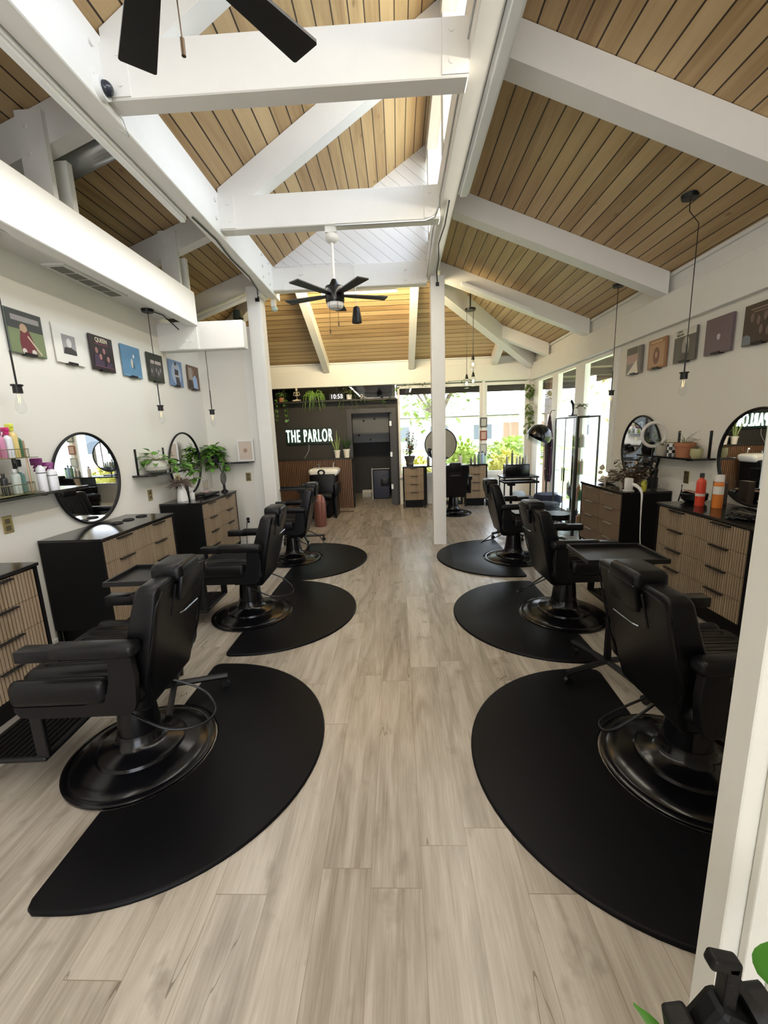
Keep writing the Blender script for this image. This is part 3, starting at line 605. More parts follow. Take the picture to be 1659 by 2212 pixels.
XFL, XFR = -2.20, 2.30
# left wall: local -y must face +x  -> rotate +90deg: local x -> +y, local -y -> +x
cabinet((XFL, 1.31, 0), PI/2, 'fluted oak drawer cabinet at the left edge, nearest the camera', D=0.47)
cabinet((XFL, 2.85, 0), PI/2, 'fluted oak drawer cabinet below the first left round mirror', D=0.47)
cabinet((XFL, 4.43, 0), PI/2, 'fluted oak drawer cabinet in the left corner holding the white vase', D=0.47)
cabinet((XFR, 3.69, 0), -PI/2, 'fluted oak drawer cabinet on the right with the orange spray can', D=0.49)
cabinet((XFR, 5.24, 0), -PI/2, 'flat-fronted walnut drawer cabinet on the right under the dried flowers', D=0.49, W=0.97, fluted=False)
cabinet((0.085, 8.42, 0), 0, 'narrow fluted drawer cabinet at the back window with a potted plant', W=0.45, cols=1, D=0.42)
cabinet((1.35, 8.42, 0), 0, 'narrow fluted drawer cabinet at the back window right of the post', W=0.45, cols=1, D=0.42)
tag(MB().box(0.535, 1.35, 8.36, 8.84, 0.845, 0.87).box(0.56, 0.60, 8.8, 8.84, 0, 0.845).build('vanity_top', CTOP), 'black worktop joining the two narrow cabinets at the back window', 'worktop')
# tool holder rings in the cabinet tops
def ring_holder(x, y, lb, r=0.042):
    o = MB().torus((0, 0, 0.004), r, 0.006, n=28).lathe([(0, 0.0005), (r-0.003, 0.0005), (r-0.003, 0.003), (0, 0.003)], n=24).build('tool_holder', BLACKM, smooth=True, loc=(x, y, 0.87)); tag(o, lb, 'holder', 'black tool holder rings')
for x, y, lb in [(-2.46, 3.42, 'left of three'), (-2.45, 3.56, 'middle of three'), (-2.43, 3.72, 'right of three')]:
    ring_holder(x, y, 'black ring in the second left cabinet top, ' + lb)
ring_holder(-2.36, 2.16, 'black ring tool holder in the nearest left cabinet top', 0.05)

# ================================================================== MIRRORS
def round_mirror(loc, rz, R, lb, tilt=0.0):
    t = thing('round_mirror', lb, 'mirror', loc, rz, None)
    MB().torus((0, -0.018, 0), R-0.008, 0.011, 'Y', 72, 8).build('frame', BLACKM, t, True)
    MB().cyl((0, -0.004, 0), (0, -0.014, 0), R-0.012, R-0.012, 72).build('mirror_glass', MIRR, t)
    MB().cyl((0, 0.0, 0), (0, -0.004, 0), R-0.03, R-0.03, 40).build('backing', BLACKM, t)
    return t
round_mirror((XL, 3.455, 1.265), PI/2, 0.39, 'round black-framed mirror on the left wall above the second cabinet')
round_mirror((XL, 5.11, 1.265), PI/2, 0.39, 'round black-framed mirror in the left corner reflecting the picture')
round_mirror((XR, 4.89, 1.265), -PI/2, 0.385, 'round black-framed mirror on the right wall behind the ring light')
round_mirror((XR, 3.32, 1.265), -PI/2, 0.385, 'round black-framed mirror at the right edge reflecting the neon sign')
m5 = round_mirror((0.89, 8.72, 1.28), 0, 0.335, 'round mirror standing in front of the back window')
MB().cyl((0, 0.01, -0.41), (0, 0.01, -0.30), 0.012).box(-0.12, 0.12, -0.08, 0.1, -0.41, -0.395).build('stand', BLACKM, m5)

# ================================================================== WALL SHELVES
def wall_shelf(loc, rz, L, lb, up=0.24, ups=(0.1, 0.9)):
    t = thing('wall_shelf', lb, 'shelf', loc, rz, None)
    MB().box(0, L, -0.20, 0.0, -0.018, 0, 0.002, 1).build('board', CTOP, t)
    for u in ups:
        MB().box(L*u-0.015, L*u+0.015, -0.006, 0, 0.0, up).box(L*u-0.015, L*u+0.015, -0.19, 0, -0.024, -0.018).build('bracket', BLACKM, t)
    return t
wall_shelf((XL, 2.15, 1.235), PI/2, 1.05, 'black shelf at the left edge crowded with hair products', ups=(0.25, 0.62), up=0.26)
wall_shelf((XL, 4.05, 1.225), PI/2, 0.98, 'black shelf between the two left mirrors', ups=(0.10, 0.62), up=0.26)
wall_shelf((-2.66, YW, 1.235), 0, 0.62, 'black shelf on the return wall with a trailing plant and a picture', ups=(), up=0.1)
wall_shelf((XR, 4.62, 1.235), -PI/2, 0.88, 'black shelf on the right wall with the terracotta pot', ups=(0.42, 0.90), up=0.24)

# ================================================================== ELECTRICAL
def outlet(loc, rz, lb, white=False, cord=True):
    t = thing('wall_outlet', lb, 'outlet', loc, rz)
    MB().box(-0.038, 0.038, -0.006, 0, -0.06, 0.06, 0.003, 1).build('cover_plate', WPLAS if white else BRASS, t)
    MB().box(-0.017, 0.017, -0.009, -0.006, 0.008, 0.04, 0.002, 1).box(-0.017, 0.017, -0.009, -0.006, -0.04, -0.008, 0.002, 1).build('socket', mat('socket_dark', (0.10, 0.075, 0.04), 0.4) if not white else BLACKM, t)
    return t
outlet((XL, 2.66, 1.035), PI/2, 'brass double wall outlet at the left edge below the product shelf')
outlet((XL, 4.30, 0.99), PI/2, 'brass wall outlet between the two left cabinets')
outlet((-2.15, YW, 1.01), 0, 'brass wall outlet high on the return wall')
outlet((XR, 4.09, 1.03), -PI/2, 'brass wall outlet on the right wall above the spray cans')
o = outlet((-2.21, YW, 0.38), 0, 'white low wall outlet with a black plug on the return wall', True)
MB().tube([(0, -0.03, 0.02), (-0.01, -0.05, -0.02), (-0.03, -0.06, -0.2), (-0.02, -0.1, -0.34), (0.05, -0.2, -0.37)], 0.005, 6).box(-0.02, 0.02, -0.035, -0.009, 0.0, 0.04, 0.004, 1).build('plug_cord', BLACKM, o, True)

# ================================================================== BULB PENDANTS
BULB = glass('clear_bulb_glass', (0.96, 0.97, 0.97), 0.0, 1.18)
FIL = mat('bulb_filament', (0.6, 0.4, 0.2), 0.4, emit=(1, 0.75, 0.4), es=1.5)
def bulb_parts(t, x, y, z):   # z = top of socket
    s = MB().cyl((x, y, z), (x, y, z-0.055), 0.026, 0.028, 20).cyl((x, y, z+0.002), (x, y, z-0.008), 0.035, 0.035, 20).cyl((x, y, z), (x, y, z+0.22), 0.006, 0.006, 8).build('socket', BLACKM, t, True)
    b = MB().lathe([(0.012, 0), (0.014, -0.02), (0.024, -0.05), (0.031, -0.085), (0.030, -0.108), (0.020, -0.128), (0.0, -0.136)], (x, y, z-0.055), 20).build('bulb', BULB, t, True)
    MB().tube([(x-0.006, y, z-0.06), (x-0.010, y, z-0.12), (x-0.003, y, z-0.075), (x+0.003, y, z-0.12), (x+0.010, y, z-0.075), (x+0.006, y, z-0.06)], 0.0012, 5).build('filament', FIL, b)
def pendant(x, y, zc, zs, lb, extra=None, canopy=True):
    t = thing('pendant_bulb', lb, 'pendant light', (0, 0, 0), 0, 'bare bulb pendants over the stations')
    if canopy: MB().cyl((x, y, zc), (x, y, zc-0.028), 0.062, 0.055, 28).build('canopy', BLACKM, t, True)
    path = extra or [(x, y, zc-0.02)]
    MB().tube(path+[(x, y, zs+0.2)] if not extra else path+[(path[-1][0], path[-1][1], zs+0.2)], 0.0035, 6).build('cord', BLACKM, t)
    bulb_parts(t, path[-1][0], path[-1][1], zs)
pendant(-2.55, 2.80, 2.90, 1.965, 'bare bulb pendant at the left edge hanging in front of the records')
pendant(-2.55, 4.50, 2.90, 1.935, 'bare bulb pendant under the soffit with a round black canopy')
pendant(-2.185, 4.94, 2.58, 1.90, 'bare bulb pendant hanging from the white beam stub before the return wall', canopy=False)
c_ = (2.25, 3.56, zr(2.25))
pendant(*c_, 1.97, 'bare bulb pendant on the right with a kinked cord and ceiling canopy', extra=[(2.25, 3.56, zr(2.25)-0.02), (2.28, 3.60, 3.14), (2.43, 3.71, 3.10), (2.43, 3.71, 2.9)])
pendant(2.55, 5.15, zr(2.55), 1.955, 'bare bulb pendant by the corner of the right windows')
def twin_pendant():
    t = thing('twin_pendant', 'pair of jar lights on one round black canopy right of the central post', 'pendant light')
    x, y, z = 1.36, 8.0, zr(1.36)-0.03
    x, y = 1.20, 7.0; z = zr(1.20)
    MB().cyl((x, y, z+0.02), (x, y, z-0.06), 0.010).cyl((x, y, z-0.225), (x, y, z-0.255), 0.085, 0.085, 30).cyl((x, y, z), (x, y, z-0.25), 0.012).build('canopy', BLACKM, t, True)
    for dx, zz in ((-0.055, 2.37), (0.045, 2.66), (0.05, 2.40)):
        MB().tube([(x+dx, y, z-0.24), (x+dx, y, zz+0.06)], 0.004, 6).cyl((x+dx, y, zz+0.07), (x+dx, y, zz), 0.012, 0.028, 14).build('cord', BLACKM, t)
        j = MB().lathe([(0.03, 0), (0.032, -0.02), (0.045, -0.035), (0.045, -0.13), (0.036, -0.145), (0, -0.145)], (x+dx, y, zz), 18).build('jar', BULB, t, True)
        MB().sphere((x+dx, y, zz-0.07), 0.018, (1, 1, 1.5)).build('bulb', mat('lit_bulb', (1, 0.9, 0.75), 0.4, emit=(1, 0.86, 0.62), es=2.5), j, True)
twin_pendant()

# ================================================================== CEILING FANS
def fan(loc, a0, lb, rod_top, chains, blades=5, R=0.50):
    t = thing('ceiling_fan', lb, 'ceiling fan', loc, 0)
    MB().cyl((0, 0, 0.10), (0, 0, rod_top-loc[2]-0.10), 0.012, 0.012, 12).build('downrod', WHITE, t, True)
    MB().sphere((0, 0, rod_top-loc[2]-0.075), 0.062, (1, 1, 0.75)).box(-0.05, 0.05, -0.05, 0.05, rod_top-loc[2]-0.05, rod_top-loc[2]).build('rod_canopy', WHITE, t, True)
    MB().lathe([(0, 0.135), (0.022, 0.135), (0.045, 0.09), (0.05, 0.075), (0.085, 0.07), (0.088, 0.05), (0.088, -0.05), (0.080, -0.07), (0, -0.07)], n=32).build('motor_housing', GLOSSB, t, True)
    MB().lathe([(0.076, -0.07), (0.074, -0.10), (0.055, -0.118), (0, -0.122)], n=28).build('light_bowl', mat('opal_glass', (0.75, 0.74, 0.72), 0.3), t, True)
    for k in range(blades):
        a = a0+2*PI*k/blades
        pl = [(0.08, -0.026), (0.16, -0.042), (R-0.006, -0.060), (R, -0.054), (R, 0.050), (R-0.006, 0.056), (0.16, 0.04), (0.08, 0.026)]
        m = Matrix.Rotation(a, 4, 'Z') @ Matrix.Rotation(0.02, 4, 'X') @ Matrix.Translation((0, 0, -0.004))
        MB().prism(pl, 0.009, m).build('blade', GLOSSB if k < 0 else mat('matt_black_blade', (0.008, 0.008, 0.009), 0.45), t)
    for x, y, l in chains:
        MB().tube([(x, y, -0.05), (x*1.1, y*1.1, -0.05-l)], 0.002, 5).cyl((x*1.1, y*1.1, -0.05-l), (x*1.1, y*1.1, -0.09-l), 0.006).build('pull_chain', mat('bronze_chain', (0.12, 0.08, 0.05), 0.4, 0.6), t)
    return t
fan((-0.545, 4.12, 2.83), math.radians(19), 'black five-blade ceiling fan hanging from the middle cross tie', 3.39, ((0.03, -0.07, 0.20), (-0.045, -0.06, 0.26)))
fan((-0.57, 1.25, 2.83), math.radians(125.5), 'black ceiling fan at the top left, only two blades in view', 3.39, ((0.02, 0.055, 0.16),))
bigbeam('tie_beam', MB().box(-1.53, 0.43, 1.19, 1.31, 3.39, 3.66, 0.006, 1), 'white cross tie beam above the frame that carries the near fan')
# speaker hanging below the far tie
t = thing('pendant_speaker', 'small black pendant speaker hanging behind the fan', 'speaker', (-0.475, 5.60, 2.95))
MB().lathe([(0, 0.19), (0.030, 0.19), (0.044, 0.17), (0.062, 0.04), (0.064, 0.0), (0, 0.0)], n=24).build('housing', BLACKM, t, True)
MB().cyl((0, 0, 0.003), (0, 0, -0.004), 0.056, 0.056, 24).build('grille', mat('speaker_grille', (0.03, 0.03, 0.03), 0.7), t)
MB().tube([(0, 0, 0.19), (0, 0, 0.40), (0, 0.03, 0.66), (-0.06, 0.045, 0.715), (-0.5, 0.045, 0.725), (-1.0, 0.045, 0.72)], 0.0045, 6).build('cable', WPLAS, t, True)
# tube light fixtures on and under the beams
def tube_fixture(p0, p1, lb, w=0.06, lit=False):
    t = thing('strip_light', lb, 'strip light', (0, 0, 0), 0, 'fluorescent strip housings on the beams')
    p0, p1 = Vector(p0), Vector(p1)
    MB().beam(p0, p1, w, 0.035).build('housing', PLATE, t)
    MB().beam(p0+Vector((0, 0, -0.035)), p1+Vector((0, 0, -0.035)), w*0.6, 0.018).build('diffuser', mat('strip_diffuser_lit', (1, 0.9, 0.7), 0.5, emit=(1.0, 0.84, 0.55), es=2) if lit else mat('strip_diffuser', (0.86, 0.87, 0.86), 0.3), t)
tube_fixture((-1.70, Y0+0.3, 3.36), (-1.70, 3.70, 3.36), 'long white strip light along the lower edge of the left long beam')
tube_fixture((0.60, Y0+0.3, 3.50), (0.60, 3.85, 3.50), 'long white strip light along the right side of the middle long beam', 0.09)
tube_fixture((-0.95, 5.84, 3.42), (0.05, 5.84, 3.42), 'strip light behind the far cross tie washing the far ceiling', 0.07, True)
tube_fixture((0.95, 6.265, zr(0.95)-0.175), (1.95, 6.265, zr(1.95)-0.175), 'white strip light fixed to the third right rafter')
tube_fixture((-1.9, 6.22, 3.58), (-2.9, 6.22, 3.25), 'white strip light fixed to the rafter above the return wall')
lo = light('strip_lamp', 'AREA', (-0.45, 5.93, 3.46), Euler((math.radians(98), 0, 0)), 85, (1.0, 0.82, 0.50), (1.4, 0.12))
# conduit and wires
t = thing('conduit', 'grey metal conduit from the fan rod along the middle tie to the long beam', 'conduit')
MB().tube([(-0.50, 4.035, 3.375), (0.30, 4.035, 3.375), (0.38, 4.03, 3.40), (0.41, 3.98, 3.44)], 0.011).build('pipe', mat('galvanised', (0.55, 0.56, 0.55), 0.35, 0.8), t, True)
MB().tube([(0.41, 4.03, 3.44), (0.405, 4.5, 3.50), (0.41, 5.0, 3.44), (0.42, 5.58, 3.44)], 0.006).build('cable', mat('grey_cable', (0.45, 0.45, 0.44), 0.5), t, True)
tag(MB().tube([(0.425, -0.5, 3.55), (0.425, 3.2, 3.55), (0.42, 3.95, 3.52), (0.42, 4.04, 3.46)], 0.006, 6).build('beam_wire', mat('grey_cable', (0.45, 0.45, 0.44), 0.5), smooth=True), 'thin grey wire running along the middle long beam', 'wire')
tag(MB().tube([(0.49, 3.9, 3.45), (0.50, 4.3, 3.448), (0.48, 4.7, 3.45), (0.52, 5.1, 3.446), (0.53, 5.45, 3.45), (0.55, 5.58, 3.36)], 0.007, 6).box(0.53, 0.57, 5.57, 5.6, 3.33, 3.37).build('dark_cable', BLACKM, smooth=True), 'dark cable under the middle long beam ending at the central post', 'cable')
tag(MB().tube([(-1.62, 3.7, 3.34), (-1.60, 4.1, 3.34), (-1.63, 4.5, 3.338), (-1.62, 5.0, 3.34), (-1.66, 5.4, 3.338), (-1.72, 5.6, 3.30)], 0.008, 6).box(-1.76, -1.71, 5.595, 5.62, 3.26, 3.30).build('dark_cable', BLACKM, smooth=True), 'dark cable under the left long beam ending at the left post', 'cable')
tag(MB().tube([(-2.27, 0.5, 2.805), (-2.27, 2.5, 2.80), (-2.36, 3.1, 2.845), (-2.36, 4.1, 2.845)], 0.004, 6).build('soffit_wire', mat('grey_cable', (0.45, 0.45, 0.44), 0.5), smooth=True), 'thin wire stapled under the soffit beam', 'wire')
tag(MB().tube([(-2.52, 4.54, 2.89), (-2.48, 4.66, 2.885), (-2.50, 4.76, 2.88), (-2.46, 4.85, 2.82), (-2.42, 4.85, 2.78)], 0.006, 6).build('pendant_feed_cable', BLACKM, smooth=True), 'black cable from the soffit canopy to the beam stub', 'cable')
# security camera
t = thing('dome_camera', 'white dome security camera on the left long beam', 'security camera', (-1.53, 2.53, 3.41))
MB().cyl((0, 0, 0), (0.03, 0, 0), 0.055, 0.050, 28).build('mount', WPLAS, t, True)
MB().sphere((0.035, 0, 0), 0.036, (1, 1, 1), 16).build('dome', mat('smoked_dome', (0.03, 0.035, 0.05), 0.06), t, True)
MB().tube([(0.01, 0.05, -0.02), (0.012, 0.16, -0.04), (0.012, 0.2, -0.10), (0.004, 0.12, -0.11)], 0.003, 5).build('cable', mat('grey_cable', (0.45, 0.45, 0.44), 0.5), t, True)
# duct and vent
t = thing('duct', 'round silver ventilation duct above the soffit beam', 'duct')
MB().cyl((-1.84, 3.42, 3.805), (-2.78, 3.42, 3.47), 0.095, 0.095, 28).build('pipe', mat('galvanised_duct', (0.50, 0.53, 0.55), 0.25, 0.9), t, True)
MB().cyl((-1.84, 3.42, 3.805), (-1.86, 3.42, 3.797), 0.102, 0.102, 28).build('flange', mat('galvanised', (0.55, 0.56, 0.55), 0.35, 0.8), t, True)
t = thing('air_vent', 'long white air vent with slots in the soffit', 'vent')
MB().box(-2.64, -2.46, 3.30, 4.05, 2.885, 2.90, 0.003, 1).build('frame', WHITE, t)
vs_ = MB()
for k in range(5): vs_.box(-2.60, -2.50, 3.34+k*0.14, 3.46+k*0.14, 2.882, 2.886)
vs_.build('slots', mat('vent_slots', (0.20, 0.19, 0.17), 0.7), t)
# hanging lantern on the return wall top
t = thing('cage_lantern', 'dark cage lantern with a plant on top of the return wall by the left post', 'lantern', (-2.10, 5.88, 3.02))
c = MB()
for k in range(6):
    a = k*PI/3; c.tube([(0.05*math.cos(a), 0.05*math.sin(a), 0), (0.06*math.cos(a), 0.06*math.sin(a), 0.12)], 0.003, 5)
c.torus((0, 0, 0.004), 0.05, 0.004).torus((0, 0, 0.12), 0.06, 0.004).build('cage', BLACKM, t)
MB().cyl((0, 0, 0.12), (0, 0, 0.22), 0.07, 0.06, 18).build('cap', mat('dark_green_glaze', (0.02, 0.035, 0.025), 0.4), t, True)
# small outdoor-style flood lamp behind left post
t = thing('flood_lamp', 'small clear flood lamp behind the splice board of the left long beam', 'lamp', (-1.60, 5.86, 3.26))
MB().box(-0.03, 0.03, -0.02, 0.03, 0.0, 0.09, 0.004, 1).build('bracket', PLATE, t)
MB().sphere((0.015, -0.02, -0.03), 0.045, (1, 1, 0.8)).build('lamp', mat('greenish_lens', (0.45, 0.55, 0.50), 0.15), t, True)
# ================================================================== RECORD SLEEVES
def record(loc, rz, col, lb, art, ledge=True, thick=0.01, lean=0.03):
    """sleeve 0.30 square, front faces local -y, origin at its bottom left"""
    S = 0.30
    t = thing('record_sleeve', lb, 'record', loc, rz, 'record sleeves on the walls')
    r = Euler((lean, 0, 0))
    c = MB().box(0, S, -thick-0.012, -0.012, 0, S, 0.001, 1).build('sleeve', mat('sleeve_%d_%d_%d' % tuple(int(v*999) for v in col), col, 0.35), t)
    a = -thick-0.0135
    for kind, cl, args in art:
        m = mat('print_%d_%d_%d' % tuple(int(v*999) for v in cl), cl, 0.4)
        if kind == 'r': x0, x1, z0, z1 = args; MB().box(x0, x1, a, a+0.0018, z0, z1).build('printed_panel', m, c)
        elif kind == 'e': x, z, rx, rz_ = args; MB().sphere((x, a+0.0012, z), 1, (rx, 0.0016, rz_), 16).build('printed_shape', m, c, True)
        elif kind == 'p': MB().prism(args, 0.0018, Matrix(((1, 0, 0, 0), (0, 0, -1, a+0.0018), (0, 1, 0, 0), (0, 0, 0, 1)))).build('printed_shape', m, c)
        elif kind == 't': s, x, z, sz = args; text('printed_words', s, sz, m, c, (x, a-0.0002, z), ext=0.0006, sx=0.9, bold=0.0008)
        a -= 0.0002
    if ledge: MB().box(0.10, 0.20, -thick-0.024, 0.0, -0.006, 0.0).box(0.10, 0.20, -thick-0.024, -thick-0.020, 0, 0.014).build('ledge', BLACKM, t)
    return t
K = (0.01, 0.01, 0.01); WH = (0.75, 0.73, 0.68)
ys = [2.93, 3.33, 3.715, 4.135, 4.555, 4.985, 5.42]
Lr = [
 ((0.10, 0.12, 0.10), 'green record sleeve with a figure in maroon, leftmost on the left wall', [('r', (0.16, 0.20, 0.10), (0.006, 0.294, 0.006, 0.17)), ('r', (0.05, 0.055, 0.055), (0.006, 0.294, 0.17, 0.294)), ('r', (0.30, 0.28, 0.27), (0.04, 0.27, 0.225, 0.262)), ('p', (0.13, 0.02, 0.03), [(0.09, 0.01), (0.22, 0.01), (0.20, 0.10), (0.17, 0.17), (0.10, 0.16), (0.085, 0.09)]), ('e', (0.45, 0.30, 0.20), (0.13, 0.18, 0.033, 0.036)), ('e', (0.55, 0.50, 0.45), (0.11, 0.025, 0.022, 0.022)), ('e', (0.55, 0.50, 0.45), (0.19, 0.025, 0.022, 0.022)), ('p', (0.5, 0.42, 0.3), [(0.15, 0.13), (0.16, 0.135), (0.26, 0.02), (0.25, 0.01)])]),
 (WH, 'white record sleeve with a small black and white portrait', [('r', (0.30, 0.29, 0.30), (0.075, 0.215, 0.075, 0.225)), ('e', (0.62, 0.60, 0.58), (0.145, 0.165, 0.035, 0.046)), ('p', (0.03, 0.03, 0.035), [(0.075, 0.075), (0.215, 0.075), (0.21, 0.11), (0.16, 0.13), (0.09, 0.125)])]),
 ((0.012, 0.006, 0.012), 'black record sleeve with a cream title and four dim faces', [('t', (0.75, 0.68, 0.50), ('QUEEN', 0.15, 0.262, 0.052)), ('r', (0.18, 0.03, 0.06), (0.06, 0.24, 0.226, 0.234))] + [('e', (0.32, 0.15, 0.14), (x, z, 0.018, 0.026)) for x, z in ((0.075, 0.17), (0.17, 0.175), (0.12, 0.12), (0.215, 0.11))] + [('p', (0.045, 0.025, 0.06), [(x-0.04, 0.04), (x+0.04, 0.04), (x+0.03, z-0.03), (x-0.03, z-0.03)]) for x, z in ((0.07, 0.165), (0.12, 0.12), (0.22, 0.11))] + [('r', (0.35, 0.12, 0.2), (0.03, 0.28, 0.034, 0.037))]),
 ((0.095, 0.225, 0.36), 'sky blue record sleeve with a pale shape in the centre', [('e', (0.5, 0.47, 0.38), (0.15, 0.135, 0.018, 0.045)), ('e', (0.75, 0.75, 0.74), (0.185, 0.205, 0.013, 0.018)), ('e', (0.04, 0.09, 0.13), (0.175, 0.115, 0.016, 0.035)), ('r', (0.16, 0.32, 0.46), (0.01, 0.29, 0.008, 0.02))]),
 ((0.022, 0.028, 0.018), 'dark green record sleeve with a lit window picture behind the pendant cord', [('r', (0.06, 0.055, 0.055), (0.035, 0.27, 0.055, 0.225)), ('r', (0.48, 0.40, 0.37), (0.06, 0.255, 0.19, 0.225))] + [('e', (0.28, 0.25, 0.26), (x, z, 0.013, 0.026)) for x, z in ((0.065, 0.11), (0.15, 0.13), (0.19, 0.10), (0.235, 0.135))]),
 ((0.15, 0.25, 0.44), 'blue record sleeve with a dark-haired figure', [('e', (0.36, 0.45, 0.60), (0.15, 0.15, 0.11, 0.13)), ('e', (0.03, 0.03, 0.035), (0.15, 0.255, 0.03, 0.028)), ('e', (0.55, 0.45, 0.42), (0.158, 0.235, 0.02, 0.026)), ('p', (0.04, 0.03, 0.035), [(0.11, 0.13), (0.19, 0.13), (0.20, 0.19), (0.12, 0.20)]), ('r', (0.5, 0.5, 0.5), (0.10, 0.20, 0.11, 0.13)), ('p', (0.05, 0.045, 0.06), [(0.13, 0.01), (0.22, 0.01), (0.20, 0.11), (0.12, 0.11)])]),
 ((0.14, 0.075, 0.04), 'brown record sleeve with a figure in pale blue, last in the left row', [('r', (0.35, 0.31, 0.26), (0.02, 0.12, 0.12, 0.27)), ('p', (0.32, 0.45, 0.68), [(0.13, 0.02), (0.24, 0.02), (0.23, 0.15), (0.18, 0.19), (0.12, 0.15)]), ('e', (0.30, 0.17, 0.11), (0.135, 0.22, 0.03, 0.035)), ('p', (0.03, 0.02, 0.018), [(0.01, 0.01), (0.13, 0.01), (0.10, 0.10), (0.02, 0.12)])])]
for y, (cl, lb, art) in zip(ys, Lr): record((XL, y, 2.205), PI/2, cl, lb, art)
yr = [5.27, 4.84, 4.41, 3.99, 3.575]
Rr = [
 ((0.20, 0.17, 0.15), 'record sleeve with a pink top and white triangle, beside the side windows', [('r', (0.09, 0.08, 0.07), (0.0, 0.2, 0.2, 0.30)), ('r', (0.45, 0.30, 0.26), (0.01, 0.24, 0.12, 0.22)), ('p', (0.78, 0.72, 0.60), [(0.02, 0.003), (0.25, 0.003), (0.21, 0.15)]), ('p', (0.16, 0.14, 0.13), [(0.25, 0.01), (0.295, 0.01), (0.295, 0.29), (0.23, 0.29)])]),
 ((0.32, 0.155, 0.075), 'tawny orange record sleeve with a bearded face', [('r', (0.46, 0.27, 0.15), (0.02, 0.28, 0.02, 0.25)), ('r', (0.60, 0.42, 0.22), (0.05, 0.24, 0.262, 0.278)), ('e', (0.20, 0.085, 0.05), (0.15, 0.13, 0.066, 0.10)), ('e', (0.48, 0.26, 0.17), (0.15, 0.135, 0.038, 0.055))]),
 ((0.10, 0.095, 0.085), 'grey record sleeve with a face and a pale title band', [('r', (0.62, 0.60, 0.53), (0.0, 0.30, 0.235, 0.30)), ('t', (0.02, 0.02, 0.02), ('LUKAS', 0.075, 0.282, 0.028)), ('t', (0.02, 0.02, 0.02), ('NELSON', 0.085, 0.252, 0.028)), ('e', (0.30, 0.28, 0.25), (0.17, 0.14, 0.052, 0.09)), ('e', (0.46, 0.43, 0.38), (0.185, 0.185, 0.03, 0.04)), ('e', (0.08, 0.07, 0.065), (0.16, 0.05, 0.07, 0.035))]),
 ((0.135, 0.095, 0.115), 'plain mauve record sleeve with one small pale dot', [('e', (0.50, 0.42, 0.44), (0.16, 0.135, 0.020, 0.026)), ('e', (0.75, 0.65, 0.65), (0.155, 0.145, 0.009, 0.012))]),
 ((0.045, 0.028, 0.022), 'dark record sleeve with tangled figures at the right edge', [('p', (0.16, 0.19, 0.22), [(0.005, 0.005), (0.09, 0.005), (0.08, 0.06), (0.05, 0.08), (0.01, 0.075)]), ('r', (0.24, 0.18, 0.15), (0.06, 0.29, 0.255, 0.265)), ('r', (0.24, 0.18, 0.15), (0.09, 0.29, 0.235, 0.242))] + [('e', (0.16, 0.11, 0.09), (x, z, 0.016, 0.034)) for x, z in ((0.08, 0.2), (0.14, 0.17), (0.2, 0.19), (0.25, 0.15), (0.17, 0.1), (0.23, 0.08))])]
for y, (cl, lb, art) in zip(yr, Rr): record((XR, y, 2.13), -PI/2, cl, lb, art, thick=0.022)

# ================================================================== PLANTS
def leafbm(mb, p, d, L, Wd, up=Vector((0, 0, 1)), droop=0.25, n=4):
    p = Vector(p); d = Vector(d).normalized(); s = d.cross(up)
    if s.length < 1e-3: s = Vector((1, 0, 0))
    s.normalize(); u = s.cross(d)
    t = bmesh.new(); L_, R_, C_ = [], [], []
    for i in range(n+1):
        k = i/n; w = Wd*math.sin(PI*min(1, k*0.92+0.08))**0.8*(1.15-0.5*k) if 0 < i < n else 0.002
        c = p+d*L*k-Vector((0, 0, 1))*droop*L*k*k
        C_.append(t.verts.new(c-u*0.12*w)); L_.append(t.verts.new(c-s*w+u*0.10*w)); R_.append(t.verts.new(c+s*w+u*0.10*w))
    for i in range(n):
        t.faces.new((L_[i], C_[i], C_[i+1], L_[i+1])); t.faces.new((C_[i], R_[i], R_[i+1], C_[i+1]))
    mb.add(t)
def rv(R_, a=-1, b=1): return R_.uniform(a, b)
GREEN = mat('leaf_green', (0.10, 0.24, 0.03), 0.45, var=0.35, vs=14)
GREEND = mat('leaf_dark_green', (0.035, 0.075, 0.02), 0.5, var=0.3, vs=14)
GREENL = mat('leaf_light_green', (0.20, 0.36, 0.06), 0.5, var=0.25, vs=14)
SOIL = mat('potting_soil', (0.03, 0.02, 0.014), 0.95)
STEMM = mat('plant_stem', (0.12, 0.14, 0.04), 0.6)
def pot(t, prof, m, zs=None, c=(0, 0, 0)):
    p = MB().lathe(prof, c, 28).build('pot', m, t, True)
    if zs: MB().lathe([(0, zs[1]), (zs[0], zs[1]), (zs[0]*0.98, zs[1]-0.005), (0, zs[1]-0.005)], c, 20).build('soil', SOIL, t)
    return p
def stuff(o): o['kind'] = 'stuff'; return o
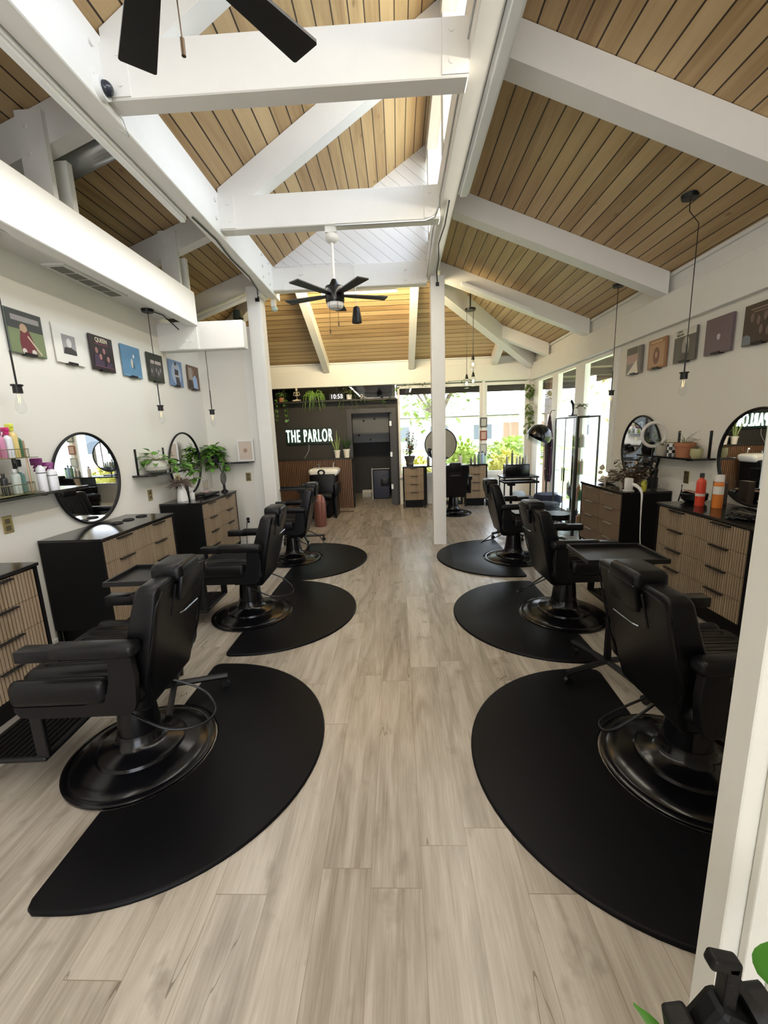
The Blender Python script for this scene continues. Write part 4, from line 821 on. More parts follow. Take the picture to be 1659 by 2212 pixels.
def bushy(t, R_, n, c, rad, L, W_, m, flat=0.7, trail=0, tl=0.25, dirb=(0, 0, 0)):
    lv = MB(); sm = MB()
    for i in range(n):
        a = R_.uniform(0, 2*PI); el = R_.uniform(-0.2, 1.2); rr = rad*R_.uniform(0.35, 1)
        d = Vector((math.cos(a)*math.cos(el), math.sin(a)*math.cos(el), math.sin(el)*flat))+Vector(dirb)*0.5
        tip = Vector(c)+d*rr
        sm.tube([Vector(c), Vector(c)+d*rr*0.55+Vector((0, 0, 0.01)), tip], 0.0018, 4)
        leafbm(lv, tip, (d.x, d.y, R_.uniform(-0.3, 0.4)), L*R_.uniform(0.7, 1.15), W_*R_.uniform(0.8, 1.2))
    for k in range(trail):
        a = R_.uniform(0, 2*PI); dx, dy = math.cos(a)*rad*0.8+dirb[0]*0.2, math.sin(a)*rad*0.8+dirb[1]*0.2
        pts = [Vector(c), Vector(c)+Vector((dx, dy, 0.02))]; 
        for q in range(1, 6): pts.append(Vector(c)+Vector((dx*(1+0.1*q), dy*(1+0.1*q), 0.02-tl*q/5)))
        sm.tube(pts, 0.002, 4)
        for q in pts[2:]:
            for _ in range(2): leafbm(lv, q, (rv(R_), rv(R_), rv(R_, -0.8, 0.2)), L*R_.uniform(0.6, 1), W_*R_.uniform(0.7, 1))
    sm.build('stems', STEMM, t); stuff(lv.build('leaves', m, t, False))
RND = random.Random(4)
# trailing plant on the return wall shelf
t = thing('pothos_plant', 'bushy green trailing plant on the left end of the return wall shelf', 'plant', (-2.56, 5.72, 1.235))
pot(t, [(0, 0), (0.05, 0), (0.065, 0.11), (0.058, 0.11), (0.045, 0.01)], mat('dark_pot', (0.03, 0.03, 0.03), 0.5), (0.056, 0.10))
bushy(t, RND, 150, (0.0, -0.05, 0.12), 0.15, 0.085, 0.036, GREEN, 0.95, 9, 0.20, (0.1, -0.45, 0))
# picture
def picture(loc, rz, lb):
    t = thing('framed_print', lb, 'picture', loc, rz)
    MB().box(-0.115, 0.115, -0.02, 0, 0, 0.30, 0.003, 1).build('frame', WPLAS, t)
    p = MB().box(-0.092, 0.092, -0.023, -0.02, 0.023, 0.277).build('print', mat('beige_print', (0.60, 0.50, 0.42), 0.7), t)
    b = MB()
    for k in range(18):
        a = 2*PI*k/18; b.box(-0.001, 0.001, -0.0245, -0.023, 0.0, 0.028, rot=None)
    m = MB()
    for k in range(18):
        a = 2*PI*k/18; r0, r1 = 0.006, 0.034
        m.tube([(r0*math.cos(a), -0.024, 0.15+r0*math.sin(a)), (r1*math.cos(a), -0.024, 0.15+r1*math.sin(a))], 0.0022, 4)
    b.bm.free(); m.build('sun_motif', mat('tan_ink', (0.42, 0.25, 0.16), 0.7), p)
picture((-2.13, 5.765, 1.237), 0, 'small white-framed beige print standing on the return wall shelf')
# basket plant on shelf 2
t = thing('pothos_plant', 'green trailing plant in a round white basket between the left mirrors', 'plant', (-2.57, 4.32, 1.227))
pot(t, [(0, 0), (0.06, 0), (0.115, 0.035), (0.125, 0.07), (0.10, 0.12), (0.085, 0.13), (0.08, 0.12)], mat('woven_white_basket', (0.55, 0.53, 0.46), 0.8, bump=0.6, bs=90), (0.08, 0.115))
bushy(t, RND, 24, (0, 0, 0.13), 0.15, 0.09, 0.034, GREEN, 0.8, 2, 0.1)
t2 = MB(); s2 = MB(); pts = [(0, 0, 0.13), (0.05, 0.2, 0.14), (0.10, 0.42, 0.06), (0.12, 0.50, -0.03), (0.12, 0.52, -0.12)]
s2.tube(pts, 0.003, 5).build('trailing_stem', STEMM, t)
for p in pts[1:]:
    for _ in range(5): leafbm(t2, p, (rv(RND), rv(RND), rv(RND, -0.8, 0.3)), 0.11, 0.042)
stuff(t2.build('trailing_leaves', GREEN, t))
# --- vase with dried pampas on the left corner cabinet
t = thing('flower_vase', 'white pitcher vase with fluffy dried grass on the left corner cabinet', 'vase', (-2.50, 4.62, 0.87))
pot(t, [(0, 0), (0.058, 0), (0.060, 0.01), (0.050, 0.10), (0.034, 0.17), (0.036, 0.205), (0.030, 0.20), (0.03, 0.1)], mat('white_ceramic', (0.78, 0.77, 0.74), 0.25))
lv = MB()
for i in range(300):
    a = RND.uniform(0, 2*PI); e = RND.uniform(-0.35, 1.1); r = RND.uniform(0.09, 0.17)
    d = Vector((math.cos(a)*math.cos(e), math.sin(a)*math.cos(e)*1.2, math.sin(e)*0.8))
    lv.tube([(0, 0, 0.19), Vector((0, 0, 0.2))+d*r*0.5, Vector((0, 0, 0.19))+d*r+Vector((0, 0, -0.02))], [0.001, 0.0026, 0.0008], 4)
stuff(lv.build('dried_grass', mat('taupe_pampas', (0.17, 0.13, 0.10), 0.9, var=0.3, vs=30), t))
# hair dryer / mirror stand on the same cabinet
t = thing('hand_mirror', 'round dark hand mirror with antler top standing on the left corner cabinet', 'mirror', (-2.31, 5.34, 0.87))
MB().lathe([(0, 0), (0.045, 0), (0.045, 0.015), (0.018, 0.03), (0.015, 0.10), (0, 0.10)], n=20).build('stand', BLACKM, t, True)
MB().torus((0, 0, 0.18), 0.075, 0.009, 'X', 30).cyl((-0.006, 0, 0.18), (0.004, 0, 0.18), 0.073, 0.073, 30).build('disc', mat('smoky_disc', (0.06, 0.06, 0.06), 0.25), t, True)
MB().tube([(0, -0.02, 0.26), (0, -0.06, 0.29), (0, -0.075, 0.34)], 0.007, 6).tube([(0, 0.02, 0.26), (0, 0.06, 0.29), (0, 0.075, 0.34)], 0.007, 6).build('antler', BLACKM, t, True)
t = thing('curling_iron', 'black curling iron lying on the left corner cabinet', 'styling tool', (-2.42, 4.98, 0.87), 1.2)
MB().cyl((-0.16, 0, 0.024), (0.02, 0, 0.022), 0.02, 0.02).build('grip', BLACKM, t, True)
MB().cyl((0.02, 0, 0.022), (0.2, 0, 0.018), 0.014, 0.012).build('barrel', mat('dark_steel', (0.12, 0.12, 0.13), 0.3, 0.8), t, True)
t = thing('curling_iron', 'second black styling iron lying closer to the cabinet edge', 'styling tool', (-2.33, 4.98, 0.87), 1.45)
MB().cyl((-0.16, 0, 0.022), (0.02, 0, 0.02), 0.02, 0.016).build('grip', BLACKM, t, True)
MB().box(0.02, 0.17, -0.014, 0.014, 0.008, 0.034, 0.004, 1).build('plates', BLACKM, t)
t = thing('decorative_ship', 'small model ship of dark sticks and pale sails in the left corner', 'ornament', (-2.53, 5.28, 0.87), 1.4)
MB().box(-0.07, 0.07, -0.022, 0.022, 0, 0.035, 0.012, 2).build('hull', mat('pinkish_crystal', (0.55, 0.42, 0.40), 0.4), t, True)
for x in (-0.04, 0.0, 0.04):
    m = MB().cyl((x, 0, 0.03), (x, 0, 0.17), 0.003).build('mast', mat('dark_wood', (0.08, 0.05, 0.03), 0.6), t)
    MB().box(x-0.018, x+0.018, -0.002, 0.002, 0.06, 0.14, 0.001, 1).build('sail', mat('cream_sail', (0.55, 0.48, 0.38), 0.8), m)

# ================================================================== BOTTLES
def bottle(loc, col, h, r, lb, cap=None, kind='pump', grp='hair product bottles', rough=0.35, band=None, caph=None):
    t = thing('product_bottle', lb, 'bottle', loc, RND.uniform(-0.6, 0.6), grp)
    m = mat('bottle_%d_%d_%d' % tuple(int(v*999) for v in col), col, rough)
    MB().lathe([(0, 0), (r*0.95, 0), (r, 0.006), (r, h*0.72), (r*0.9, h*0.78), (r*0.42, h*0.84), (r*0.40, h*0.87), (0, h*0.87)], n=20).build('body', m, t, True)
    cm = mat('cap_%d_%d_%d' % tuple(int(v*999) for v in (cap or (0.01, 0.01, 0.01))), cap or (0.01, 0.01, 0.01), 0.35)
    z = h*0.87
    if kind == 'spray': MB().box(-0.014, 0.014, -0.012, 0.012, z, z+0.03, 0.004, 1).box(-0.055, 0.02, -0.011, 0.011, z+0.022, z+0.05, 0.006, 2).tube([(-0.012, 0, z+0.02), (-0.03, 0, z-0.005), (-0.042, 0, z-0.02)], 0.006, 6).build('trigger', cm, t, True)
    elif kind == 'pump': MB().cyl((0, 0, z), (0, 0, z+0.022), r*0.42).cyl((0, 0, z+0.02), (0, 0, z+0.045), 0.005).box(-0.03, 0.01, -0.008, 0.008, z+0.04, z+0.052, 0.003, 1).build('pump_head', cm, t, True)
    elif kind == 'can': MB().cyl((0, 0, h*0.80), (0, 0, h), r*0.93, r*0.88, 20).build('cap', cm, t, True)
    else: MB().cyl((0, 0, z), (0, 0, h), r*0.5, r*0.45, 16).build('cap', cm, t, True)
    if band: MB().cyl((0, 0, h*band[1]), (0, 0, h*band[2]), r*1.012, r*1.012, 20).build('label', mat('band_%d_%d_%d' % tuple(int(v*999) for v in band[0]), band[0], 0.5), t, True)
    return t
# wire rack on shelf 1
RKX = -2.57
t = thing('wire_rack', 'two-tier oval wire rack on the shelf at the left edge', 'rack', (RKX, 2.62, 1.235))
wr = MB(); WIRE = mat('brass_dark_wire', (0.16, 0.15, 0.07), 0.35, 0.7)
tiers = ((0.006, 0.07, 'lower_basket'), (0.245, 0.06, 'upper_basket'))
for z, h, nm in tiers:
    b = MB().box(-0.085, 0.085, -0.17, 0.17, z, z+0.004, 0.001, 1)
    for zz in (z+0.004, z+h): b.torus((0, 0, zz), 0.085, 0.003, 'Z', 40, 6, (1, 2.0, 1))
    for k in range(44):
        a = 2*PI*k/44; b.tube([(0.085*math.cos(a), 0.17*math.sin(a), z), (0.085*math.cos(a), 0.17*math.sin(a), z+h)], 0.0014, 4)
    b.build(nm, WIRE, t)
for s_ in (-1, 1): MB().cyl((0.0, s_*0.165, 0), (0.0, s_*0.165, 0.36), 0.005).build('post', mat('copper_rod', (0.55, 0.36, 0.22), 0.3, 0.9), t)
zU = 1.235+0.250
UP = [(2.50, (0.55, 0.53, 0.58), 0.26, 0.030, 'tall lilac-white spray bottle at the back of the top rack', (0.7, 0.7, 0.75), 'cap', -2.60), (2.53, (0.50, 0.14, 0.16), 0.13, 0.024, 'short red bottle at the left edge of the top rack', (0.3, 0.08, 0.1), 'cap', -2.53),
      (2.585, (0.55, 0.22, 0.36), 0.165, 0.026, 'pink bottle with a pink spray head in the top rack', (0.35, 0.10, 0.25), 'spray', -2.54), (2.645, (0.70, 0.72, 0.76), 0.17, 0.026, 'white bottle with a magenta cap in the top rack', (0.55, 0.02, 0.16), 'spray', -2.545),
      (2.70, (0.70, 0.55, 0.22), 0.20, 0.028, 'yellow bottle with a lime spray head in the top rack', (0.62, 0.68, 0.08), 'spray', -2.56), (2.752, (0.04, 0.14, 0.07), 0.155, 0.024, 'dark green bottle at the right end of the top rack', (0.7, 0.72, 0.68), 'cap', -2.58)]
for y, cl, h, r, lb, cp, k, x in UP: bottle((x, y, zU), cl, h, r, lb, cp, k)
zD = 1.235+0.012
DN = [(2.50, (0.72, 0.72, 0.70), 0.17, 0.024, 'white flat bottle in the lower rack behind the pendant bulb', (0.05, 0.05, 0.05), 'cap', -2.60), (2.60, (0.03, 0.03, 0.03), 0.14, 0.02, 'slim black bottle in the lower rack', (0.02, 0.02, 0.02), 'cap', -2.58), (2.655, (0.42, 0.46, 0.42), 0.165, 0.026, 'grey-green tube in the lower rack', (0.62, 0.63, 0.6), 'cap', -2.55), (2.715, (0.10, 0.20, 0.18), 0.16, 0.024, 'teal tube in the lower rack', (0.5, 0.52, 0.48), 'cap', -2.57), (2.75, (0.66, 0.66, 0.66), 0.20, 0.02, 'white bottle with a black trigger at the rack end', (0.02, 0.02, 0.02), 'spray', -2.60)]
for y, cl, h, r, lb, cp, k, x in DN: bottle((x, y, zD), cl, h, r, lb, cp, k)
o_ = bottle((-2.54, 2.845, 1.235), (0.76, 0.76, 0.80), 0.215, 0.028, 'tall white bottle with a purple trigger, left one beside the first left mirror', (0.16, 0.02, 0.12), 'spray', band=((0.05, 0.05, 0.06), 0.60, 0.63))
bottle((-2.53, 2.925, 1.235), (0.76, 0.76, 0.80), 0.175, 0.032, 'squat white bottle with a purple trigger touching the first left mirror', (0.20, 0.02, 0.15), 'spray', band=((0.05, 0.05, 0.06), 0.60, 0.63))
bottle((-2.60, 2.91, 1.235), (0.34, 0.50, 0.06), 0.185, 0.026, 'lime green bottle behind the two white trigger bottles', (0.14, 0.02, 0.1), 'spray')
tag(MB().box(-0.05, 0.05, -0.055, 0.055, 0, 0.145, 0.003, 1).build('product_box', mat('white_card_box', (0.74, 0.73, 0.72), 0.5), loc=(-2.55, 2.37, 1.235)), 'white card box on the product shelf at the left edge', 'box')
bottle((-2.44, 4.73, 0.87), (0.60, 0.60, 0.58), 0.10, 0.028, 'small clear jar beside the white vase', (0.5, 0.5, 0.5), 'cap')
bottle((-2.56, 4.75, 0.87), (0.45, 0.40, 0.25), 0.17, 0.024, 'amber pump bottle behind the vase', (0.02, 0.02, 0.02), 'pump')
bottle((-2.58, 4.88, 0.87), (0.02, 0.02, 0.02), 0.20, 0.028, 'black pump bottle below the corner mirror', (0.02, 0.02, 0.02), 'pump')
# right near cabinet
bottle((2.50, 3.47, 0.87), (0.62, 0.055, 0.025), 0.27, 0.034, 'red spray bottle with a black top on the right cabinet', (0.02, 0.02, 0.02), 'cap', band=((0.60, 0.55, 0.50), 0.30, 0.38))
bottle((2.56, 3.36, 0.87), (0.66, 0.20, 0.035), 0.265, 0.036, 'orange and white hairspray can on the right cabinet', (0.78, 0.76, 0.72), 'can', band=((0.70, 0.68, 0.64), 0.42, 0.66))
t = thing('bowl', 'black round bowl on the right cabinet with brushes laid over it', 'bowl', (2.56, 3.62, 0.87))
MB().lathe([(0, 0), (0.06, 0), (0.095, 0.03), (0.10, 0.075), (0.092, 0.085), (0.088, 0.07), (0.05, 0.015), (0, 0.012)], n=30).build('basin', GLOSSB, t, True)
tag(MB().box(-0.12, 0.12, -0.01, 0.01, 0, 0.008, 0.002, 1).box(-0.10, 0.13, 0.02, 0.035, 0.0, 0.008, 0.002, 1).build('brush_handles', mat('rose_wood_handle', (0.35, 0.20, 0.14), 0.4), loc=(2.56, 3.62, 0.956), rot=(0, 0, 1.4)), 'pair of thin wooden handles laid across the black bowl', 'brush')
t = thing('product_box', 'dark brown box standing behind the red spray bottle', 'box', (2.68, 3.50, 0.87))
MB().box(-0.03, 0.03, -0.05, 0.05, 0, 0.19, 0.004, 1).build('carton', mat('dark_brown_card', (0.045, 0.03, 0.022), 0.5), t)
t = thing('clear_bottle', 'clear glass bottle in front of the right brass outlet', 'bottle', (2.66, 3.86-0.12, 0.87))
t.location = (2.70, 3.66, 0.87)
MB().lathe([(0, 0.001), (0.042, 0.001), (0.042, 0.17), (0.018, 0.20), (0.016, 0.23), (0.02, 0.24)], n=22).build('body', BULB, t, True)
t = thing('cord_tangle', 'tangle of black cords and clippers on the right cabinet by the partition', 'cords', (2.42, 2.93, 0.87))
R3 = random.Random(9); b = MB()
for k in range(6):
    pts = []; a0 = R3.uniform(0, 6); 
    for q in range(12): a = a0+q*0.7; r = 0.05+0.05*R3.random(); pts.append((r*math.cos(a), 1.2*r*math.sin(a), 0.012+0.05*R3.random()*abs(math.sin(q))))
    b.tube(pts, 0.005, 6)
b.build('cords', BLACKM, t, True)
MB().box(-0.03, 0.03, -0.09, 0.06, 0.0, 0.05, 0.014, 3).build('clipper', BLACKM, t, True)
# right shelf
def pot_plant(name, loc, prof, pm, soil, lb, n, rad, L, W_, lm, trail=0, c=(0, 0, 0.1), cat='plant'):
    t = thing(name, lb, cat, loc); pot(t, prof, pm, soil); bushy(t, RND, n, c, rad, L, W_, lm, 0.9, trail); return t
TERRA = mat('terracotta', (0.42, 0.17, 0.085), 0.75, var=0.12, vs=10)
pot_plant('succulent_pot', (2.69, 4.00, 1.235), [(0, 0), (0.062, 0), (0.078, 0.10), (0.085, 0.10), (0.088, 0.135), (0.078, 0.135), (0.072, 0.11)], TERRA, (0.074, 0.12), 'terracotta pot of thin grey stems on the right shelf', 20, 0.15, 0.05, 0.006, mat('grey_stem', (0.28, 0.27, 0.18), 0.8), 0, (0, 0, 0.12))
pot_plant('succulent_pot', (2.68, 3.82, 1.235), [(0, 0), (0.035, 0), (0.05, 0.03), (0.048, 0.085), (0.042, 0.085), (0.04, 0.02)], mat('pale_green_glaze', (0.42, 0.40, 0.22), 0.35), (0.04, 0.075), 'small pale green pot at the end of the right shelf', 8, 0.04, 0.04, 0.007, GREEND, 0, (0, 0, 0.08))
CHK = mat('checker_black', (0.02, 0.02, 0.02), 0.4)
t = thing('checkered_cup', 'black and white checkered cup on the right shelf', 'cup', (2.68, 4.17, 1.235))
MB().lathe([(0, 0), (0.034, 0), (0.036, 0.12), (0.031, 0.12), (0.03, 0.01)], n=24).build('cup', WPLAS, t, True)
b = MB()
for i in range(8):
    for j in range(4):
        if (i+j) % 2:
            a = i*PI/4; b.box(-0.0135, 0.0135, -0.001, 0.001, -0.015, 0.015)
            me = b.bm; vs = list(me.verts)[-8:]
            bmesh.ops.transform(me, matrix=Matrix.Rotation(a, 4, 'Z') @ Matrix.Translation((0, -0.0355, 0.015+j*0.03)), verts=vs)
b.build('checks', CHK, t)
pot_plant('succulent_pot', (2.67, 4.30, 1.235), [(0, 0), (0.04, 0), (0.055, 0.05), (0.05, 0.10), (0.044, 0.10), (0.04, 0.02)], mat('stone_pot', (0.42, 0.38, 0.32), 0.7, var=0.2, vs=30), (0.045, 0.09), 'speckled stone pot with wiry plant on the right shelf', 14, 0.10, 0.05, 0.006, mat('grey_green_stem', (0.20, 0.24, 0.15), 0.8), 0, (0, 0, 0.1))
pot_plant('succulent_pot', (2.66, 4.52, 1.235), [(0, 0), (0.05, 0), (0.065, 0.05), (0.06, 0.13), (0.052, 0.13), (0.05, 0.02)], GLOSSB, (0.05, 0.12), 'glossy black pot at the left end of the right shelf', 12, 0.09, 0.04, 0.012, GREEND, 0, (0, 0, 0.12))
# ring light
t = thing('ring_light', 'white ring light on a thin stand in front of the right mirror', 'ring light', (2.50, 4.20, 0))
MB().torus((0.09, 0.12, 1.445), 0.118, 0.016, 'Y', 48, 10, (1, 1, 0.7)).build('ring', mat('ring_white', (0.72, 0.70, 0.68), 0.4), t, True)
MB().cyl((0.09, 0.12, 1.32), (0.09, 0.12, 0.90), 0.008).cyl((0.09, 0.12, 0.90), (0.09, 0.12, 0.872), 0.06, 0.07, 24).build('stand', BLACKM, t)
# dried arrangement and ornaments on the walnut cabinet
t = thing('dried_flowers', 'large dark dried flower arrangement on the walnut cabinet', 'dried flowers', (2.56, 4.62, 0.87))
pot(t, [(0, 0), (0.07, 0), (0.09, 0.07), (0.08, 0.10), (0.07, 0.10)], mat('brown_basket', (0.10, 0.06, 0.035), 0.9, bump=0.5, bs=80))
R5 = random.Random(3); b = MB(); s = MB(); cl = MB()
for i in range(150):
    a = R5.uniform(0, 2*PI); e = R5.uniform(-0.35, 1.15); r = R5.uniform(0.08, 0.25)
    d = Vector((math.cos(a)*math.cos(e)*0.75, math.sin(a)*math.cos(e)*1.5, math.sin(e)*1.0)); tip = Vector((0, 0.02, 0.10))+d*r
    s.tube([(0, 0, 0.08), Vector((0, 0, 0.1))+d*r*0.5, tip], 0.0018, 4)
    (leafbm(b if i % 4 else cl, tip, (d.x, d.y, R5.uniform(-0.5, 0.6)), 0.055, 0.022))
s.build('stems', mat('dry_twig', (0.10, 0.07, 0.04), 0.9), t)
stuff(b.build('dried_leaves', mat('dark_dried_leaf', (0.075, 0.055, 0.03), 0.85, var=0.4, vs=20), t)); stuff(cl.build('pale_blooms', mat('pale_dried_bloom', (0.42, 0.34, 0.26), 0.85, var=0.3, vs=20), t))
t = thing('shell_ornament', 'pile of knobbly pale shells and crystal on the far end of the walnut cabinet', 'ornament', (2.50, 5.02, 0.87))
b = MB()
for k in range(16): b.sphere((R5.uniform(-0.07, 0.07), R5.uniform(-0.13, 0.13), R5.uniform(0.03, 0.14)), R5.uniform(0.022, 0.042), (1, 1, 0.85), 10)
b.sphere((0, 0, 0.03), 0.1, (0.9, 1.3, 0.28)); b.sphere((-0.03, 0.07, 0.18), 0.03); b.sphere((-0.02, 0.08, 0.205), 0.015)
b.build('shells', mat('cream_shell', (0.48, 0.42, 0.33), 0.6, var=0.35, vs=25, bump=0.4, bs=40), t, True)
t = thing('fairy_light_globe', 'small glowing globe in front of the shells on the walnut cabinet', 'lamp', (2.42, 4.90, 0.87))
MB().cyl((0, 0, 0), (0, 0, 0.10), 0.012).build('base', mat('cream_shell', (0.48, 0.42, 0.33), 0.6), t)
MB().sphere((0, 0, 0.125), 0.026).build('globe', mat('glow_globe', (1, 1, 1), 0.3, emit=(1, 0.97, 0.9), es=3), t, True)
t = thing('hair_dryer', 'white hair dryer with coiled cord hanging off the walnut cabinet corner', 'hair dryer', (2.40, 4.36, 0.87))
MB().box(-0.045, 0.045, -0.035, 0.035, 0.0, 0.012, 0.003, 1).box(-0.035, 0.035, -0.028, 0.028, 0.012, 0.135, 0.010, 2).build('holster', WPLAS, t, True)
MB().tube([(0.03, -0.02, 0.07), (0.04, -0.08, 0.06), (0.04, -0.17, 0.01), (0.03, -0.20, -0.12), (0.03, -0.21, -0.30), (0.02, -0.24, -0.45), (0.02, -0.26, -0.52)], [0.018, 0.019, 0.012, 0.007, 0.005, 0.004, 0.004], 10, 4).build('hose', WPLAS, t, True)
bottle((2.52, 4.30, 0.87), (0.55, 0.52, 0.05), 0.11, 0.026, 'small yellow bottle behind the white hair dryer', (0.45, 0.45, 0.05), 'can')
tag(MB().lathe([(0, 0), (0.045, 0), (0.045, 0.14), (0.04, 0.14), (0.04, 0.01)], n=20).cyl((0.01, 0, 0.02), (0.03, 0.01, 0.24), 0.012).cyl((-0.01, 0.01, 0.02), (-0.02, 0.02, 0.22), 0.012).cyl((0, -0.02, 0.02), (0.0, -0.05, 0.23), 0.014).build('tool_cup', BLACKM, smooth=True, loc=(2.62, 4.32, 0.87)), 'black cup of dark styling tools at the near end of the walnut cabinet', 'cup')
tag(MB().box(0, 0.06, -0.02, 0.03, 0, 0.10, 0.01, 2).tube([(0.03, 0, 0.1), (0.05, -0.03, 0.30), (0.05, -0.03, 0.36)], 0.006, 6).build('charger', BLACKM, smooth=True, loc=(2.70, 4.10-0.0, 0.60)), 'black charger with a cord hanging between the two right cabinets', 'charger')

# ================================================================== BACK OF THE SHOP
# neon sign
NEON = mat('neon_white_green', (1, 1, 1), 0.4, emit=(0.78, 1.0, 0.86), es=6.0)
t = thing('neon_sign', 'glowing white-green THE PARLOR neon sign on the dark back wall', 'sign', (-1.88, 8.89, 1.54))
text('lettering', 'THE PARLOR', 0.37, NEON, t, (0, -0.03, 0), ext=0.010, sx=0.385, bold=0.0, spc=1.25)
MB().box(-0.50, 0.50, -0.018, -0.010, -0.17, 0.17, 0.004, 1).build('backing', mat('sign_backing', (0.012, 0.02, 0.014), 0.3), t)
MB().tube([(-0.02, -0.01, -0.12), (-0.03, -0.01, -0.28), (-0.08, -0.01, -0.38), (-0.14, -0.01, -0.46)], 0.005, 6).build('power_cord', mat('grey_cable', (0.45, 0.45, 0.44), 0.5), t, True)
# clock
t = thing('digital_clock', 'black digital clock reading 10:58 on the high ledge', 'clock', (-1.235, 8.80, 2.262))
MB().box(-0.16, 0.16, -0.03, 0.03, 0, 0.13, 0.004, 1).build('case', BLACKM, t)
text('digits', '10:58', 0.125, mat('clock_digits', (1, 1, 1), 0.4, emit=(0.85, 0.88, 1.0), es=1.3), t, (0, -0.032, 0.065), ext=0.001, sx=0.85, bold=0.0, spc=1.1)
# seated skeleton
BONE = mat('bone', (0.62, 0.53, 0.42), 0.6)
t = thing('skeleton_figure', 'small bone-coloured skeleton figure sitting cross-legged on the high ledge', 'figurine', (-2.07, 8.80, 2.262))
b = MB().sphere((0, 0, 0.245), 0.030, (0.85, 0.95, 1.1), 14).box(-0.013, 0.013, -0.026, -0.005, 0.208, 0.226, 0.004, 2).tube([(0, 0, 0.03), (0, 0.006, 0.1), (0, 0, 0.215)], 0.006, 6)
for k in range(5): b.torus((0, -0.002, 0.115+k*0.016), 0.032-0.002*k, 0.0035, 'Z', 18, 5, (1.1, 0.7, 1))
b.tube([(-0.05, 0, 0.19), (0.05, 0, 0.19)], 0.006, 6).box(-0.035, 0.035, -0.02, 0.02, 0.012, 0.045, 0.01, 2)
for s_ in (-1, 1):
    b.tube([(s_*0.05, 0, 0.19), (s_*0.068, -0.01, 0.125), (s_*0.012, -0.045, 0.115)], [0.008, 0.006, 0.005], 6)
    b.tube([(s_*0.025, 0, 0.03), (s_*0.085, -0.04, 0.022), (-s_*0.03, -0.06, 0.012), (-s_*0.06, -0.07, 0.012)], [0.011, 0.009, 0.006, 0.007], 6)
b.build('bones', BONE, t, True)
# webcam and small white box
t = thing('webcam', 'round white camera on the high ledge above the door', 'camera', (-0.72, 8.80, 2.262))
MB().cyl((0, 0, 0), (0, 0, 0.01), 0.032, 0.03, 18).cyl((0, 0, 0.01), (0, 0, 0.04), 0.008).sphere((0, 0, 0.065), 0.032).build('housing', WPLAS, t, True)
MB().cyl((0, -0.026, 0.065), (0, -0.034, 0.065), 0.018, 0.018, 16).build('lens', BLACKM, t)
MB().tube([(0.02, 0.02, 0.05), (0.12, 0.03, 0.02), (0.25, 0.02, 0.015)], 0.004, 5).build('cable', WPLAS, t, True)
# plants on the ledge
t = thing('spider_plant', 'light green spider plant arching over the high ledge', 'plant', (-1.70, 8.80, 2.262))
pot(t, [(0, 0), (0.045, 0), (0.058, 0.08), (0.05, 0.08), (0.04, 0.01)], mat('dark_pot', (0.03, 0.03, 0.03), 0.5), (0.05, 0.072))
b = MB(); R6 = random.Random(12)
for k in range(46):
    a = R6.uniform(0, 2*PI); r = R6.uniform(0.08, 0.2); hgt = R6.uniform(0.10, 0.22); dr = R6.uniform(0.0, 0.35)
    dx, dy = math.cos(a)*1.25, math.sin(a)*0.45-0.35
    p = [Vector((0, 0, 0.07)), Vector((dx*r*0.4, dy*r*0.4, hgt)), Vector((dx*r*0.85, dy*r*0.85, hgt*0.8)), Vector((dx*r*1.1, dy*r*1.1, hgt*0.8-dr))]
    b.tube(p, [0.004, 0.006, 0.005, 0.001], 4)
stuff(b.build('leaves', GREENL, t))
t = thing('ivy_plant', 'dark trailing plant in a white pot in the middle of the high ledge', 'plant', (-0.98, 8.80, 2.262))
pot(t, [(0, 0), (0.05, 0), (0.06, 0.10), (0.052, 0.10), (0.045, 0.01)], mat('white_ceramic', (0.78, 0.77, 0.74), 0.25), (0.052, 0.09))
bushy(t, R6, 34, (0, -0.02, 0.12), 0.17, 0.07, 0.02, GREEND, 0.8, 4, 0.32, (0, -0.5, 0))
t = thing('ivy_plant', 'green and rust trailing plant at the left end of the high ledge by the post', 'plant', (-2.40, 8.80, 2.262))
pot(t, [(0, 0), (0.05, 0), (0.06, 0.09), (0.052, 0.09), (0.045, 0.01)], TERRA, (0.052, 0.08))
bushy(t, R6, 26, (0.02, -0.02, 0.12), 0.13, 0.07, 0.024, GREEN, 0.9, 5, 0.5, (0.1, -0.5, 0))
# vines
def vine(lb, pts, nleaf, L, m, seed, jit=0.02):
    R_ = random.Random(seed); pts = [Vector(p) for p in pts]
    t = thing('trailing_vine', lb, 'vine'); MB().tube(pts, 0.003, 5).build('stem', STEMM, t, True); b = MB()
    for k in range(nleaf):
        i = R_.randrange(len(pts)-1); q = pts[i].lerp(pts[i+1], R_.random())+Vector((rv(R_), 0.4*rv(R_)-0.3, rv(R_)))*jit
        leafbm(b, q, (rv(R_), rv(R_, -1, 0.1), rv(R_, -1, 0.4)), L*R_.uniform(0.6, 1.2), L*0.38)
    stuff(b.build('leaves', m, t))
vine('thin vine draped along the ledge and header above the doorway', [(-0.86, 8.70, 2.33), (-0.6, 8.70, 2.22), (-0.35, 8.70, 2.19), (-0.1, 8.72, 2.27), (0.02, 8.78, 2.45), (0.2, 8.84, 2.50), (0.45, 8.84, 2.53), (0.7, 8.84, 2.50)], 46, 0.05, GREEND, 5, 0.04)
vine('thin vine over the right back window top', [(0.9, 8.84, 2.47), (1.1, 8.84, 2.55), (1.3, 8.84, 2.56), (1.5, 8.84, 2.55), (1.62, 8.84, 2.53)], 14, 0.045, GREEND, 6, 0.02)
